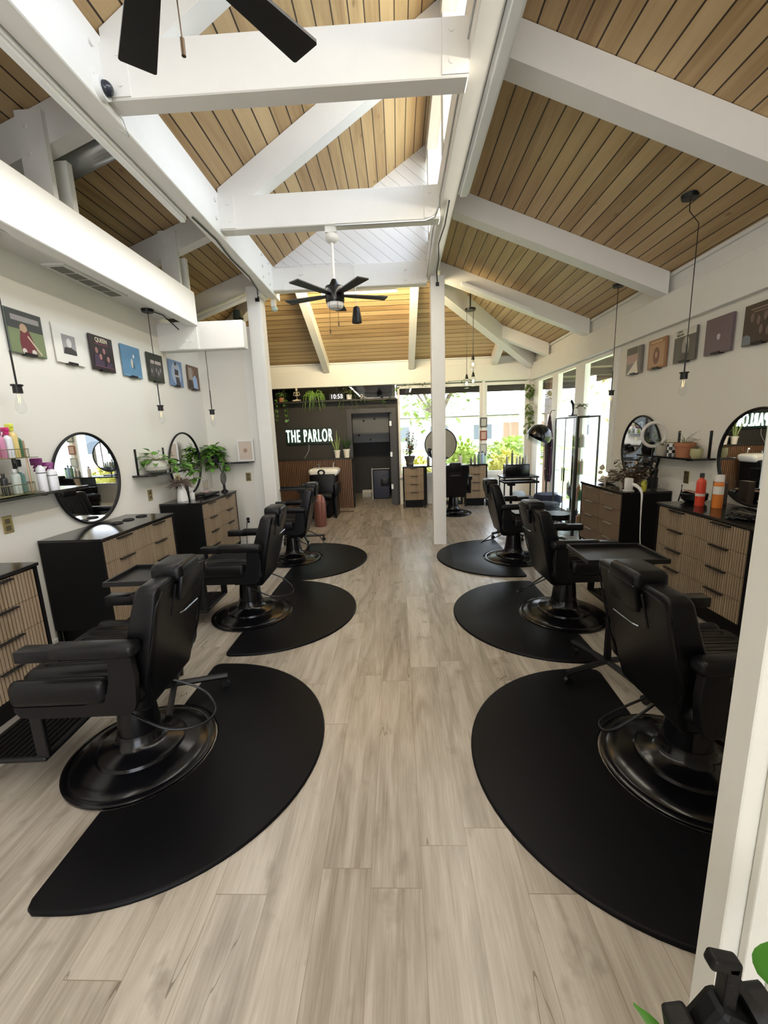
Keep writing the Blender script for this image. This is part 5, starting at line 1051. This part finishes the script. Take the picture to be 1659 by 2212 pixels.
vine('leafy green vine hanging down the far right corner', [(2.74, 8.82, 2.52), (2.72, 8.82, 2.3), (2.74, 8.80, 2.05), (2.68, 8.80, 1.85), (2.74, 8.78, 1.62), (2.7, 8.78, 1.45)], 95, 0.10, mat('ivy_olive', (0.15, 0.22, 0.06), 0.6, var=0.35, vs=14), 7, 0.08)
# white pots on half wall
def snake(loc, lb):
    t = thing('snake_plant', lb, 'plant', loc)
    pot(t, [(0, 0), (0.048, 0), (0.062, 0.135), (0.07, 0.135), (0.07, 0.16), (0.060, 0.16), (0.045, 0.02)], mat('cream_pot', (0.72, 0.68, 0.60), 0.5), (0.058, 0.145))
    b = MB()
    for dx, h, ln in ((0.0, 0.44, 0.01), (-0.03, 0.36, -0.16), (0.02, 0.30, 0.05), (-0.01, 0.25, -0.03)):
        b.tube([(dx, 0, 0.14), (dx+ln*0.4, 0, 0.14+h*0.5), (dx+ln, 0, 0.14+h)], [0.010, 0.016, 0.002], 6)
    b.build('leaves', mat('snake_leaf', (0.20, 0.27, 0.09), 0.45, var=0.4, vs=25), t, True)
snake((-1.285, 8.75, 1.075), 'cream pot with upright sword leaves on the slatted half wall')
t = thing('grass_plant', 'cream pot with dark grassy leaves right end of the slatted half wall', 'plant', (-1.085, 8.75, 1.075))
pot(t, [(0, 0), (0.052, 0), (0.068, 0.15), (0.076, 0.15), (0.076, 0.175), (0.066, 0.175), (0.045, 0.02)], mat('cream_pot', (0.72, 0.68, 0.60), 0.5), (0.06, 0.16))
b = MB()
for k in range(60):
    a = R6.uniform(0, 2*PI); r = R6.uniform(0.05, 0.16); h = R6.uniform(0.12, 0.26)
    b.tube([(0, 0, 0.16), (math.cos(a)*r*0.5, math.sin(a)*r*0.4, 0.16+h*0.7), (math.cos(a)*r, math.sin(a)*r*0.7, 0.16+h)], [0.003, 0.004, 0.001], 4)
stuff(b.build('leaves', GREEND, t))
# shampoo basin and chair
t = thing('shampoo_station', 'white shampoo basin with a black reclining seat in front of the slatted wall', 'shampoo chair', (-1.50, 8.05, 0))
MB().box(-0.30, 0.30, 0.05, 0.50, 0.74, 0.90, 0.06, 4, f=lambda c: (c.x*(1-0.12*max(0, (0.84-c.z)/0.1)), c.y, c.z)).build('basin', mat('white_ceramic', (0.78, 0.77, 0.74), 0.25), t, True)
MB().box(-0.24, 0.24, 0.12, 0.44, 0.893, 0.903, 0.01, 2).build('bowl_hollow', mat('basin_inside', (0.60, 0.59, 0.56), 0.3), t, True)
MB().tube([(-0.14, 0.42, 0.90), (-0.14, 0.42, 0.96), (-0.14, 0.34, 0.97)], 0.012).tube([(0.16, 0.42, 0.90), (0.16, 0.40, 0.99), (0.19, 0.34, 1.0)], 0.016).build('tap', CHROME, t, True)
MB().torus((-0.03, 0.055, 0.83), 0.06, 0.02, 'Y', 24, 8, (1, 0.8, 1)).build('neck_rest', LEATHER, t, True)
MB().box(-0.24, 0.24, 0.02, 0.46, 0.0, 0.76, 0.02, 2).build('pedestal', CABB, t)
MB().box(-0.25, 0.25, -0.50, -0.06, 0.38, 0.47, 0.03, 3).build('seat', LEATHER, t, True)
MB().box(-0.25, 0.25, -0.08, 0.04, 0.42, 0.80, 0.03, 3, rot=Euler((-0.15, 0, 0))).build('backrest', LEATHER, t, True)
for s_ in (-1, 1): MB().box(s_*0.31-0.04, s_*0.31+0.04, -0.48, 0.10, 0.42, 0.66, 0.035, 3).box(s_*0.29-0.02, s_*0.29+0.02, -0.44, 0.0, 0.0, 0.42, 0.01, 1).build('armrest', LEATHER, t, True)
MB().box(-0.20, 0.20, -0.86, -0.50, 0.30, 0.36, 0.025, 3).box(-0.03, 0.03, -0.60, -0.40, 0.2, 0.34).box(-0.18, 0.18, -0.40, -0.1, 0.0, 0.38, 0.01, 1).build('leg_rest', LEATHER, t, True)
dup_s = None
tag(MB().lathe([(0, 0), (0.095, 0), (0.105, 0.02), (0.105, 0.42), (0.098, 0.45), (0.085, 0.50), (0.045, 0.55), (0, 0.56)], n=28).torus((0, 0, 0.42), 0.106, 0.004).torus((0, 0, 0.12), 0.106, 0.004).build('trash_bin', mat('reddish_copper_bin', (0.22, 0.085, 0.065), 0.35, 0.3), smooth=True, loc=(-1.38, 6.98, 0)), 'reddish copper domed bin behind the far left barber chair', 'bin')
tag(MB().box(-0.16, 0.16, -0.055, 0.055, 0, 0.006, 0.002, 1).build('floor_vent', mat('brown_vent', (0.10, 0.065, 0.045), 0.5, 0.3), loc=(-1.10, 8.25, 0)), 'small brown metal vent in the floor by the slatted wall', 'vent')
# bottles below the washing station / white boxes
tag(MB().box(-0.09, 0.09, -0.06, 0.06, 0, 0.13, 0.004, 1).build('paper_bag', mat('white_paper', (0.72, 0.70, 0.68), 0.8, var=0.15, vs=18), loc=(-1.92, 6.05, 0)), 'crumpled white paper bag on the floor behind the left row', 'bag')
# back room
t = thing('waste_bin', 'dark navy bin with a white edge inside the doorway', 'bin', (-0.42, 9.95, 0))
MB().box(-0.20, 0.20, -0.18, 0.18, 0, 0.70, 0.03, 3).build('body', mat('navy_plastic', (0.02, 0.024, 0.05), 0.5), t, True)
MB().box(-0.225, -0.20, -0.20, -0.10, 0, 0.74).box(-0.225, 0.20, -0.19, -0.17, 0.715, 0.735).build('white_edge', mat('grey_white_edge', (0.35, 0.35, 0.36), 0.5), t)
MB().box(-0.02, 0.20, -0.19, -0.10, 0.30, 0.50, 0.03, 2).build('flap', BLACKM, t, True)
t = thing('storage_bottles', 'row of small bottles low on the storeroom floor', 'bottles', (-0.80, 10.2, 0)); 
t['label'] = 'white box behind a row of small bottles on the storeroom floor'; t['category'] = 'box'; t.name = 'storage_box'
MB().box(-0.12, 0.12, 0.0, 0.16, 0, 0.16, 0.006, 1).build('carton', mat('white_paper', (0.72, 0.70, 0.68), 0.8), t)
for k in range(5):
    tag(MB().cyl((0, 0, 0), (0, 0, 0.12), 0.016, 0.016, 12).cyl((0, 0, 0.12), (0, 0, 0.15), 0.008, 0.006, 10).build('small_bottle', mat('dull_white_bottle', (0.45, 0.44, 0.44), 0.5), smooth=True, loc=(-0.90+k*0.05, 10.1, 0)), 'small pale bottle on the storeroom floor, %s in the row' % ('leftmost', 'second from the left', 'middle one', 'second from the right', 'rightmost')[k], 'bottle', 'small bottles on the storeroom floor')
# plant on back cabinet
t = thing('potted_plant', 'reddish green leafy plant in a dark bowl on the left back cabinet', 'plant', (0.24, 8.60, 0.87))
pot(t, [(0, 0), (0.07, 0), (0.085, 0.03), (0.075, 0.07), (0.11, 0.17), (0.115, 0.20), (0.105, 0.20), (0.09, 0.15)], mat('dark_pewter_pot', (0.06, 0.055, 0.05), 0.35), (0.10, 0.18))
b = MB(); s = MB(); r = MB()
for k in range(26):
    a = R6.uniform(0, 2*PI); rr = R6.uniform(0.04, 0.2); h = R6.uniform(0.12, 0.60)
    tip = Vector((math.cos(a)*rr, math.sin(a)*rr*0.7, 0.19+h*(1-rr*1.2))); s.tube([(0, 0, 0.17), (tip.x*0.4, tip.y*0.4, 0.19+h*0.5), tip], 0.003, 4)
    for q in range(7):
        p = Vector((0, 0, 0.19)).lerp(tip, 0.4+0.1*q); leafbm(b if q % 3 else r, p, (rv(R6), rv(R6), rv(R6, -0.4, 0.6)), 0.06, 0.02)
s.build('stems', STEMM, t); stuff(b.build('leaves', mat('olive_leaf', (0.10, 0.13, 0.035), 0.5, var=0.3), t)); stuff(r.build('red_leaves', mat('red_leaf', (0.22, 0.07, 0.05), 0.5), t))
# back station bottles
BB = [(0.62, (0.10, 0.10, 0.10), 0.20, 0.028, 'dark bottle on the back worktop left of the post', 'pump'), (1.28, (0.62, 0.60, 0.58), 0.21, 0.035, 'white round bottle on the back worktop', 'cap'), (1.50, (0.10, 0.10, 0.09), 0.13, 0.025, 'small dark bottle on the right back cabinet', 'cap'), (1.58, (0.25, 0.22, 0.18), 0.16, 0.028, 'brown bottle on the right back cabinet', 'pump'), (1.66, (0.10, 0.20, 0.14), 0.24, 0.030, 'green bottle on the right back cabinet', 'cap'), (1.73, (0.30, 0.42, 0.62), 0.25, 0.030, 'blue bottle on the right back cabinet', 'cap'), (1.79, (0.35, 0.62, 0.45), 0.20, 0.02, 'mint bottle at the edge of the right back cabinet', 'can')]
for x, cl, h, r_, lb, k in BB: bottle((x, 8.60, 0.87), cl, h, r_, lb, (0.02, 0.02, 0.02), k, 'bottles on the back counter')
tag(MB().box(-0.09, 0.09, -0.07, 0.07, 0, 0.18, 0.006, 1).build('black_box', CABB, loc=(1.91, 8.62, 0.58)), 'black box on the window sill right of the back cabinet', 'box')
bpy.data.objects['black_box'].location = (1.91, 8.60, 0.0); 
# framed cards on window mullion
def card(z, col, inner, lb):
    t = thing('framed_card', lb, 'sign', (1.81, 8.895, z)); MB().box(-0.075, 0.075, -0.012, 0.0, -0.10, 0.10, 0.002, 1).build('frame', mat('cardframe_%d' % int(col[0]*999), col, 0.5), t)
    MB().box(-0.05, 0.05, -0.015, -0.012, -0.072, 0.072).build('sheet', mat('sheet_%d' % int(inner[0]*999), inner, 0.6), t)
card(1.70, (0.10, 0.10, 0.09), (0.46, 0.45, 0.42), 'upper dark framed card on the back window mullion')
card(1.43, (0.22, 0.06, 0.04), (0.52, 0.34, 0.28), 'lower red framed card on the back window mullion')
card(1.16, (0.30, 0.30, 0.29), (0.50, 0.50, 0.47), 'lowest grey card on the back window mullion')
# utility cart with caddy
t = thing('utility_cart', 'black two-shelf rolling cart by the right back window', 'cart', (2.05, 7.15, 0))
MB().box(-0.30, 0.30, -0.2, 0.2, 0.73, 0.755, 0.004, 1).build('top_shelf', BLACKM, t)
MB().box(-0.28, 0.28, -0.18, 0.18, 0.36, 0.38, 0.004, 1).build('lower_shelf', BLACKM, t)
for x in (-0.28, 0.26):
    for y in (-0.18, 0.16): MB().box(x, x+0.02, y, y+0.02, 0.0, 0.73).build('leg', BLACKM, t)
t = thing('tool_caddy', 'black caddy packed with bottles on the rolling cart', 'caddy', (2.02, 7.15, 0.755))
MB().box(-0.20, 0.20, -0.11, 0.11, 0, 0.20, 0.012, 2).build('case', GLOSSB, t, True)
for k, (x, h) in enumerate(((-0.17, 0.15), (-0.08, 0.24), (0.0, 0.13), (0.05, 0.16), (0.10, 0.12), (0.15, 0.17))):
    tag(MB().cyl((0, 0, 0), (0, 0, h*0.8), 0.02, 0.018, 14).cyl((0, 0, h*0.8), (0, 0, h), 0.008, 0.008, 10).build('caddy_bottle', mat('caddy_bottle_%d' % (k % 3), [(0.35, 0.36, 0.30), (0.12, 0.14, 0.10), (0.50, 0.50, 0.46)][k % 3], 0.3), smooth=True, loc=(2.02+x, 7.12, 0.955)), ['grey', 'tall dark', 'pale', 'short grey', 'dark slim', 'rightmost pale'][k]+' bottle standing in the black caddy', 'bottle', 'bottles in the caddy')
tag(MB().box(-0.10, 0.10, -0.07, 0.07, 0, 0.10, 0.02, 2).build('towel_stack', mat('pale_blue_cloth', (0.62, 0.72, 0.82), 0.9), smooth=True, loc=(2.05, 7.12, 0.38)), 'pale folded towels on the lower shelf of the rolling cart', 'towel')
# hooded dryer
t = thing('hood_dryer', 'black hooded hair dryer with a clear visor near the far right corner', 'hair dryer', (2.50, 7.45, 0))
h = bmesh.new(); bmesh.ops.create_uvsphere(h, u_segments=28, v_segments=18, radius=0.21)
bmesh.ops.delete(h, geom=[v for v in h.verts if v.co.z < -0.06], context='VERTS')
hd = MB().add(h, Matrix.Translation((-0.02, -0.02, 1.40)) @ Matrix.Rotation(0.5, 4, 'Y') @ Matrix.Diagonal((1, 1, 1.0, 1))).build('hood', GLOSSB, t, True)
h = bmesh.new(); bmesh.ops.create_uvsphere(h, u_segments=28, v_segments=18, radius=0.20)
bmesh.ops.delete(h, geom=[v for v in h.verts if v.co.z > -0.03 or v.co.z < -0.13], context='VERTS')
MB().add(h, Matrix.Translation((-0.02, -0.02, 1.40)) @ Matrix.Rotation(0.5, 4, 'Y')).build('visor', glass('visor_glass', (0.72, 0.76, 0.76)), t, True)
MB().cyl((0.16, 0.04, 0.06), (0.16, 0.04, 1.42), 0.017).tube([(0.16, 0.04, 1.42), (0.12, 0.0, 1.48), (0.05, -0.01, 1.50)], 0.02).build('pole', BLACKM, t, True)
for k in range(5):
    a = k*2*PI/5; MB().tube([(0.16, 0.04, 0.07), (0.16+0.24*math.cos(a), 0.04+0.24*math.sin(a), 0.03)], 0.014, 6).sphere((0.16+0.24*math.cos(a), 0.04+0.24*math.sin(a), 0.022), 0.022).build('leg', BLACKM, t, True)
# robe
t = thing('hanging_robe', 'dark purple floral robe hanging in front of the side window', 'robe', (2.70, 7.55, 0))
bmr = bmesh.new(); rows = []
for i in range(15):
    z = 1.78-i*0.085; k = i/14; w = 0.02+0.105*min(1, k*2.2)+0.015*math.sin(k*7); w *= (1-0.35*max(0, (k-0.85)/0.15)); row = []
    for j in range(24):
        a = 2*PI*j/24; row.append(bmr.verts.new((w*0.35*math.cos(a)*(1+0.3*math.cos(5*a)), w*1.15*math.sin(a)*(1+0.12*math.sin(6*a+k*2)), z)))
    rows.append(row)
for i in range(14):
    for j in range(24): bmr.faces.new((rows[i][j], rows[i][(j+1) % 24], rows[i+1][(j+1) % 24], rows[i+1][j]))
bmr.faces.new(rows[0]); bmr.faces.new(rows[-1][::-1]); bmesh.ops.recalc_face_normals(bmr, faces=bmr.faces)
fm = bpy.data.materials.new('floral_cloth'); fm.use_nodes = True; q = fm.node_tree
vo = q.nodes.new('ShaderNodeTexVoronoi'); vo.inputs['Scale'].default_value = 11; rp_ = q.nodes.new('ShaderNodeValToRGB'); tcx = q.nodes.new('ShaderNodeTexCoord')
q.links.new(tcx.outputs['Object'], vo.inputs['Vector']); q.links.new(vo.outputs['Distance'], rp_.inputs[0]); rp_.color_ramp.interpolation = 'CONSTANT'
rp_.color_ramp.elements[0].color = (0.55, 0.42, 0.45, 1); rp_.color_ramp.elements[1].position = 0.24; rp_.color_ramp.elements[1].color = (0.035, 0.012, 0.03, 1); e_ = rp_.color_ramp.elements.new(0.14); e_.color = (0.22, 0.08, 0.12, 1)
q.links.new(rp_.outputs[0], q.nodes['Principled BSDF'].inputs['Base Color']); q.nodes['Principled BSDF'].inputs['Roughness'].default_value = 0.8
MB().add(bmr).build('cloth', fm, t, True)
MB().tube([(0, 0, 1.78), (0.03, 0, 1.84), (0.085, 0, 1.84)], 0.006, 6).build('hook', BLACKM, t, True)
# ottoman
t = thing('pouf', 'dark navy tufted stool with wooden legs by the side windows', 'stool', (2.50, 6.95, 0))
MB().lathe([(0, 0.30), (0.20, 0.30), (0.225, 0.33), (0.225, 0.42), (0.20, 0.455), (0, 0.46)], n=32).build('seat', mat('navy_velvet', (0.010, 0.014, 0.045), 0.75), t, True)
for k in range(4):
    a = PI/4+k*PI/2; MB().cyl((0.14*math.cos(a), 0.14*math.sin(a), 0.31), (0.19*math.cos(a), 0.19*math.sin(a), 0.0), 0.018, 0.012).build('leg', mat('light_wood_leg', (0.30, 0.18, 0.09), 0.5), t, True)
tag(MB().lathe([(0, 0), (0.14, 0), (0.175, 0.36), (0.185, 0.37), (0.185, 0.40), (0.17, 0.41), (0, 0.42)], n=28).build('ribbed_bin', mat('dark_slate_bin', (0.025, 0.03, 0.045), 0.6), smooth=True, loc=(2.28, 6.35, 0)), 'dark slate round bin beside the navy stool', 'bin')
# rolling stool
t = thing('rolling_stool', 'low stool with chrome casters between the right row and the walnut cabinet', 'stool', (2.05, 5.35, 0))
for k in range(5):
    a = 0.5+k*2*PI/5; l = MB().tube([(0, 0, 0.12), (0.10*math.cos(a), 0.10*math.sin(a), 0.115), (0.22*math.cos(a), 0.22*math.sin(a), 0.065)], 0.015, 8).build('leg', CHROME, t, True)
    MB().sphere((0.23*math.cos(a), 0.23*math.sin(a), 0.028), 0.028).build('caster', BLACKM, l, True)
MB().cyl((0, 0, 0.10), (0, 0, 0.38), 0.022).build('stem', CHROME, t, True)
MB().cyl((0, 0, 0.38), (0, 0, 0.45), 0.17, 0.17, 28).build('seat', LEATHER, t, True)
# glass display cabinet
t = thing('display_cabinet', 'black-framed glass display cabinet in front of the side windows', 'display cabinet', (2.48, 5.86, 0))
W_, D_, Hc = 0.30, 0.84, 1.69; f = MB()
for x in (0, W_-0.02):
    for y in (0, D_-0.02): f.box(x, x+0.02, y, y+0.02, 0.0, Hc)
for z in (0.10, Hc-0.02):
    f.box(0.02, W_-0.02, 0, 0.02, z, z+0.02).box(0.02, W_-0.02, D_-0.02, D_, z, z+0.02).box(0, 0.02, 0.02, D_-0.02, z, z+0.02).box(W_-0.02, W_, 0.02, D_-0.02, z, z+0.02)
f.box(-0.004, 0.0, D_/2-0.012, D_/2+0.012, 0.12, Hc-0.02).box(-0.02, 0.0, -0.02, 0.02, 0.0, Hc); f.build('frame', mat('dark_bronze_frame', (0.03, 0.027, 0.02), 0.4, 0.5), t)
CG = glass('cabinet_glass', (0.93, 0.96, 0.94))
MB().quad((0.008, 0.02, 0.12), (0.008, D_/2-0.012, 0.12), (0.008, D_/2-0.012, Hc-0.02), (0.008, 0.02, Hc-0.02)).build('door', CG, t); MB().quad((0.008, D_/2+0.012, 0.12), (0.008, D_-0.02, 0.12), (0.008, D_-0.02, Hc-0.02), (0.008, D_/2+0.012, Hc-0.02)).build('door', CG, t)
MB().quad((0.02, 0.008, 0.12), (W_-0.02, 0.008, 0.12), (W_-0.02, 0.008, Hc-0.02), (0.02, 0.008, Hc-0.02)).build('side_pane', CG, t); MB().box(0.0, W_, 0.0, D_, Hc, Hc+0.006).build('top', CG, t)
for z in (0.12, 0.50, 0.88, 1.26): MB().box(0.02, W_-0.02, 0.02, D_-0.02, z, z+0.006).build('shelf', glass('shelf_glass', (0.85, 0.93, 0.90)), t)
MB().box(-0.012, -0.004, D_/2-0.05, D_/2-0.03, 0.75, 0.95).box(-0.012, -0.004, D_/2+0.03, D_/2+0.05, 0.75, 0.95).build('handle', BLACKM, t)
names = ['amber', 'white', 'black', 'green', 'grey', 'pink', 'cream', 'brown']
cols = [(0.3, 0.18, 0.06), (0.7, 0.7, 0.68), (0.03, 0.03, 0.03), (0.05, 0.16, 0.09), (0.35, 0.36, 0.36), (0.5, 0.28, 0.3), (0.6, 0.53, 0.4), (0.15, 0.09, 0.05)]
for li, z in enumerate((0.126, 0.506, 0.886, 1.266)):
    for j in range(6 if li < 2 else 3):
        k = (li*3+j*5) % 8; hh = (0.15, 0.12, 0.18, 0.14)[(j+li) % 4]
        tag(MB().cyl((0, 0, 0), (0, 0, hh), 0.025, 0.024, 14).cyl((0, 0, hh), (0, 0, hh+0.03), 0.011, 0.010, 10).build('cabinet_bottle', mat('cb_%s' % names[k], cols[k], 0.35), smooth=True, loc=(2.60+0.03*((j*7) % 3), 5.95+j*0.115, z)),
            '%s bottle on the %s shelf of the glass cabinet, number %s from the front' % (names[k], ('bottom', 'second', 'third', 'top')[li], ('one', 'two', 'three', 'four', 'five', 'six')[j]), 'bottle', 'bottles in the glass cabinet')
pot_plant('potted_plant', (2.60, 6.02, 1.696), [(0, 0), (0.06, 0), (0.068, 0.12), (0.062, 0.12), (0.055, 0.01)], mat('ribbed_white_pot', (0.70, 0.68, 0.64), 0.5), (0.06, 0.11), 'small plant in a white ribbed pot on top of the glass cabinet', 22, 0.09, 0.06, 0.02, GREEND, 0, (0, 0, 0.12))
t = thing('dark_figurine', 'small dark curled figurine on the glass cabinet left of the plant', 'ornament', (2.55, 6.22, 1.696))
MB().box(-0.05, 0.05, -0.05, 0.05, 0, 0.02, 0.004, 1).tube([(0, 0, 0.02), (0.01, 0.02, 0.09), (0, 0.0, 0.16), (-0.01, 0.03, 0.22), (0, 0.07, 0.23), (0, 0.09, 0.19)], [0.02, 0.012, 0.02, 0.014, 0.012, 0.005], 8).build('figure', BLACKM, t, True)
# ------------------------------------------------------------------ foreground plant and clamp
t = thing('clamp', 'black spring clamp with brass screws in the bottom right corner', 'clamp', (0.40, 0.42, 0))
CLP = mat('worn_black_plastic', (0.004, 0.004, 0.004), 0.45, spec=0.2, bump=0.1, bs=120)
MB().box(-0.004, 0.014, -0.009, 0.009, 0.70, 0.885, 0.003, 2).box(-0.024, 0.014, -0.009, 0.009, 0.874, 0.892, 0.004, 2, rot=Euler((0, 0.25, 0))).build('arm', CLP, t)
MB().box(-0.030, 0.035, -0.018, 0.018, 0.735, 0.815, 0.010, 2, rot=Euler((0, 0.5, 0))).box(-0.062, -0.030, -0.014, 0.014, 0.725, 0.795, 0.006, 2, rot=Euler((0, -0.2, 0))).build('jaw', CLP, t)
MB().cyl((0.036, 0, 0.80), (0.046, 0, 0.804), 0.030, 0.030, 24).cyl((0.046, 0, 0.804), (0.066, 0, 0.812), 0.024, 0.022, 12).build('knob', CLP, t, True)
MB().cyl((-0.04, -0.02, 0.770), (-0.04, -0.012, 0.770), 0.006).cyl((0.0, -0.024, 0.775), (0.0, -0.014, 0.775), 0.006).build('screw', BRASS, t, True)
MB().cyl((0, 0, 0.0), (0, 0, 0.70), 0.011, 0.011, 12).cyl((0, 0, 0), (0, 0, 0.02), 0.12, 0.11, 24).build('stand', CLP, t, True)
t = thing('foreground_plant', 'glossy green leafy plant cut off by the bottom right corner', 'plant', (0.44, 0.36, 0))
pot(t, [(0, 0), (0.05, 0), (0.07, 0.42), (0.062, 0.42), (0.05, 0.02)], mat('dark_pot', (0.03, 0.03, 0.03), 0.5), (0.06, 0.40))
b = MB(); s = MB()
for tx, ty, tz, dx, dy, dz, L_, W2 in ((-0.085, 0.06, 0.715, -0.5, 0.3, 0.55, 0.075, 0.012), (-0.09, 0.03, 0.71, -1, 0.0, 0.0, 0.07, 0.024), (0.05, 0.075, 0.80, 0.05, 0.05, 1, 0.10, 0.034), (0.0, 0.0, 0.62, 0.2, -0.4, 0.5, 0.09, 0.034), (-0.05, -0.05, 0.62, -0.6, -0.5, 0.3, 0.09, 0.034)):
    s.tube([(0, 0, 0.40), (tx*0.4, ty*0.4, 0.5), (tx, ty, tz)], 0.004, 6); leafbm(b, (tx, ty, tz), (dx, dy, dz), L_, W2, droop=0.1, n=8)
s.build('stems', STEMM, t, True); b.build('leaves', mat('glossy_leaf', (0.055, 0.17, 0.02), 0.3, var=0.25, vs=20), t, True)
# ------------------------------------------------------------------ garden
def bush(loc, r, h, m, lb, seed, n=420):
    R_ = random.Random(seed); t = thing('garden_bush', lb, 'bush', loc); b = MB()
    for k in range(n):
        a = R_.uniform(0, 2*PI); e = math.asin(R_.uniform(-0.3, 1)); rr = R_.uniform(0.75, 1)
        p = Vector((math.cos(a)*math.cos(e)*r*rr, math.sin(a)*math.cos(e)*r*rr, h*0.35+math.sin(e)*h*0.62*rr))
        leafbm(b, p, (p.x, p.y, R_.uniform(-0.3, 1.0)*r), 0.14*r/0.6+0.03, 0.05*r/0.6, n=2)
    b.sphere((0, 0, h*0.4), 1, (r*0.72, r*0.72, h*0.45), 14)
    stuff(b.build('foliage', m, t)); MB().cyl((0, 0, -0.02), (0, 0, h*0.4), 0.03).build('trunk', STEMM, t)
YG = mat('sunlit_bush', (0.32, 0.42, 0.07), 0.8, var=0.4, vs=3); YG2 = mat('yellow_bush', (0.50, 0.46, 0.10), 0.8, var=0.4, vs=3)
bush((1.75, 11.4, -0.06), 0.62, 1.45, YG, 'round yellow-green bush outside the back window behind the mirror', 1)
bush((2.95, 11.6, -0.06), 0.62, 1.05, YG2, 'yellow bush outside the right back window', 2)
bush((0.55, 12.0, -0.06), 0.6, 0.9, YG2, 'low yellow bush outside the left back window', 3)
bush((5.2, 18.9, -0.06), 1.3, 1.2, YG, 'rounded hedge across the lawn seen in the right back window', 4)
bush((-2.6, 21, -0.06), 1.2, 1.5, YG, 'hedge across the lawn seen in the left back window', 8)
def tree(loc, h, cr, lb, seed, m, n=1100, tw=0.16):
    R_ = random.Random(seed); t = thing('garden_tree', lb, 'tree', loc); s = MB().tube([(0, 0, 0), (0.1, 0, h*0.3), (-0.1, 0, h*0.55), (0.1, 0.1, h*0.85)], [tw, tw*0.8, tw*0.6, tw*0.3], 8)
    cs = []
    for k in range(9):
        a = k*2.4; c = Vector((math.cos(a)*cr*R_.uniform(0.3, 0.75), math.sin(a)*cr*0.6, h*R_.uniform(0.42, 1.0))); cs.append(c)
        s.tube([(0, 0, h*0.35), Vector((0, 0, h*0.4)).lerp(c, 0.6), c], [tw*0.45, tw*0.25, tw*0.08], 6)
    s.build('trunk', mat('bark', (0.16, 0.11, 0.08), 0.9), t); b = MB()
    for k in range(n):
        c = R_.choice(cs); d = Vector((R_.gauss(0, 1), R_.gauss(0, 1), R_.gauss(0, 0.6)))*cr*0.26
        leafbm(b, c+d, (rv(R_), rv(R_), rv(R_, -0.4, 0.6)), 0.30, 0.11, n=2)
    stuff(b.build('foliage', m, t))
tree((1.6, 17.0, -0.06), 5.6, 2.5, 'bushy sunlit tree on the lawn seen through the middle back window', 11, mat('sunlit_tree', (0.26, 0.34, 0.08), 0.8, var=0.4, vs=2))
tree((-1.6, 19.0, -0.06), 6.0, 1.8, 'tree on the lawn seen at the left of the back windows', 12, mat('sunlit_tree', (0.26, 0.34, 0.08), 0.8, var=0.4, vs=2), 700)
tree((9.5, 15.5, -0.06), 5.2, 2.2, 'tree beyond the side windows', 13, mat('autumn_tree', (0.36, 0.30, 0.09), 0.8, var=0.4, vs=2), 800)
t = thing('side_building', 'pale grey building seen through the nearest side window', 'building', (13, 12, -0.06))
MB().box(0, 5, 0, 22, 0, 3.6).build('wall', mat('pale_stucco', (0.72, 0.69, 0.64), 0.9), t); MB().box(-0.3, 5.3, -0.3, 22.3, 3.6, 3.9).build('roof', mat('pale_roof', (0.60, 0.60, 0.60), 0.9), t)
for k in range(4): MB().box(-0.03, 0.0, 2+k*5, 4+k*5, 1.0, 2.4).build('window', mat('house_window', (0.16, 0.18, 0.2), 0.2), t)
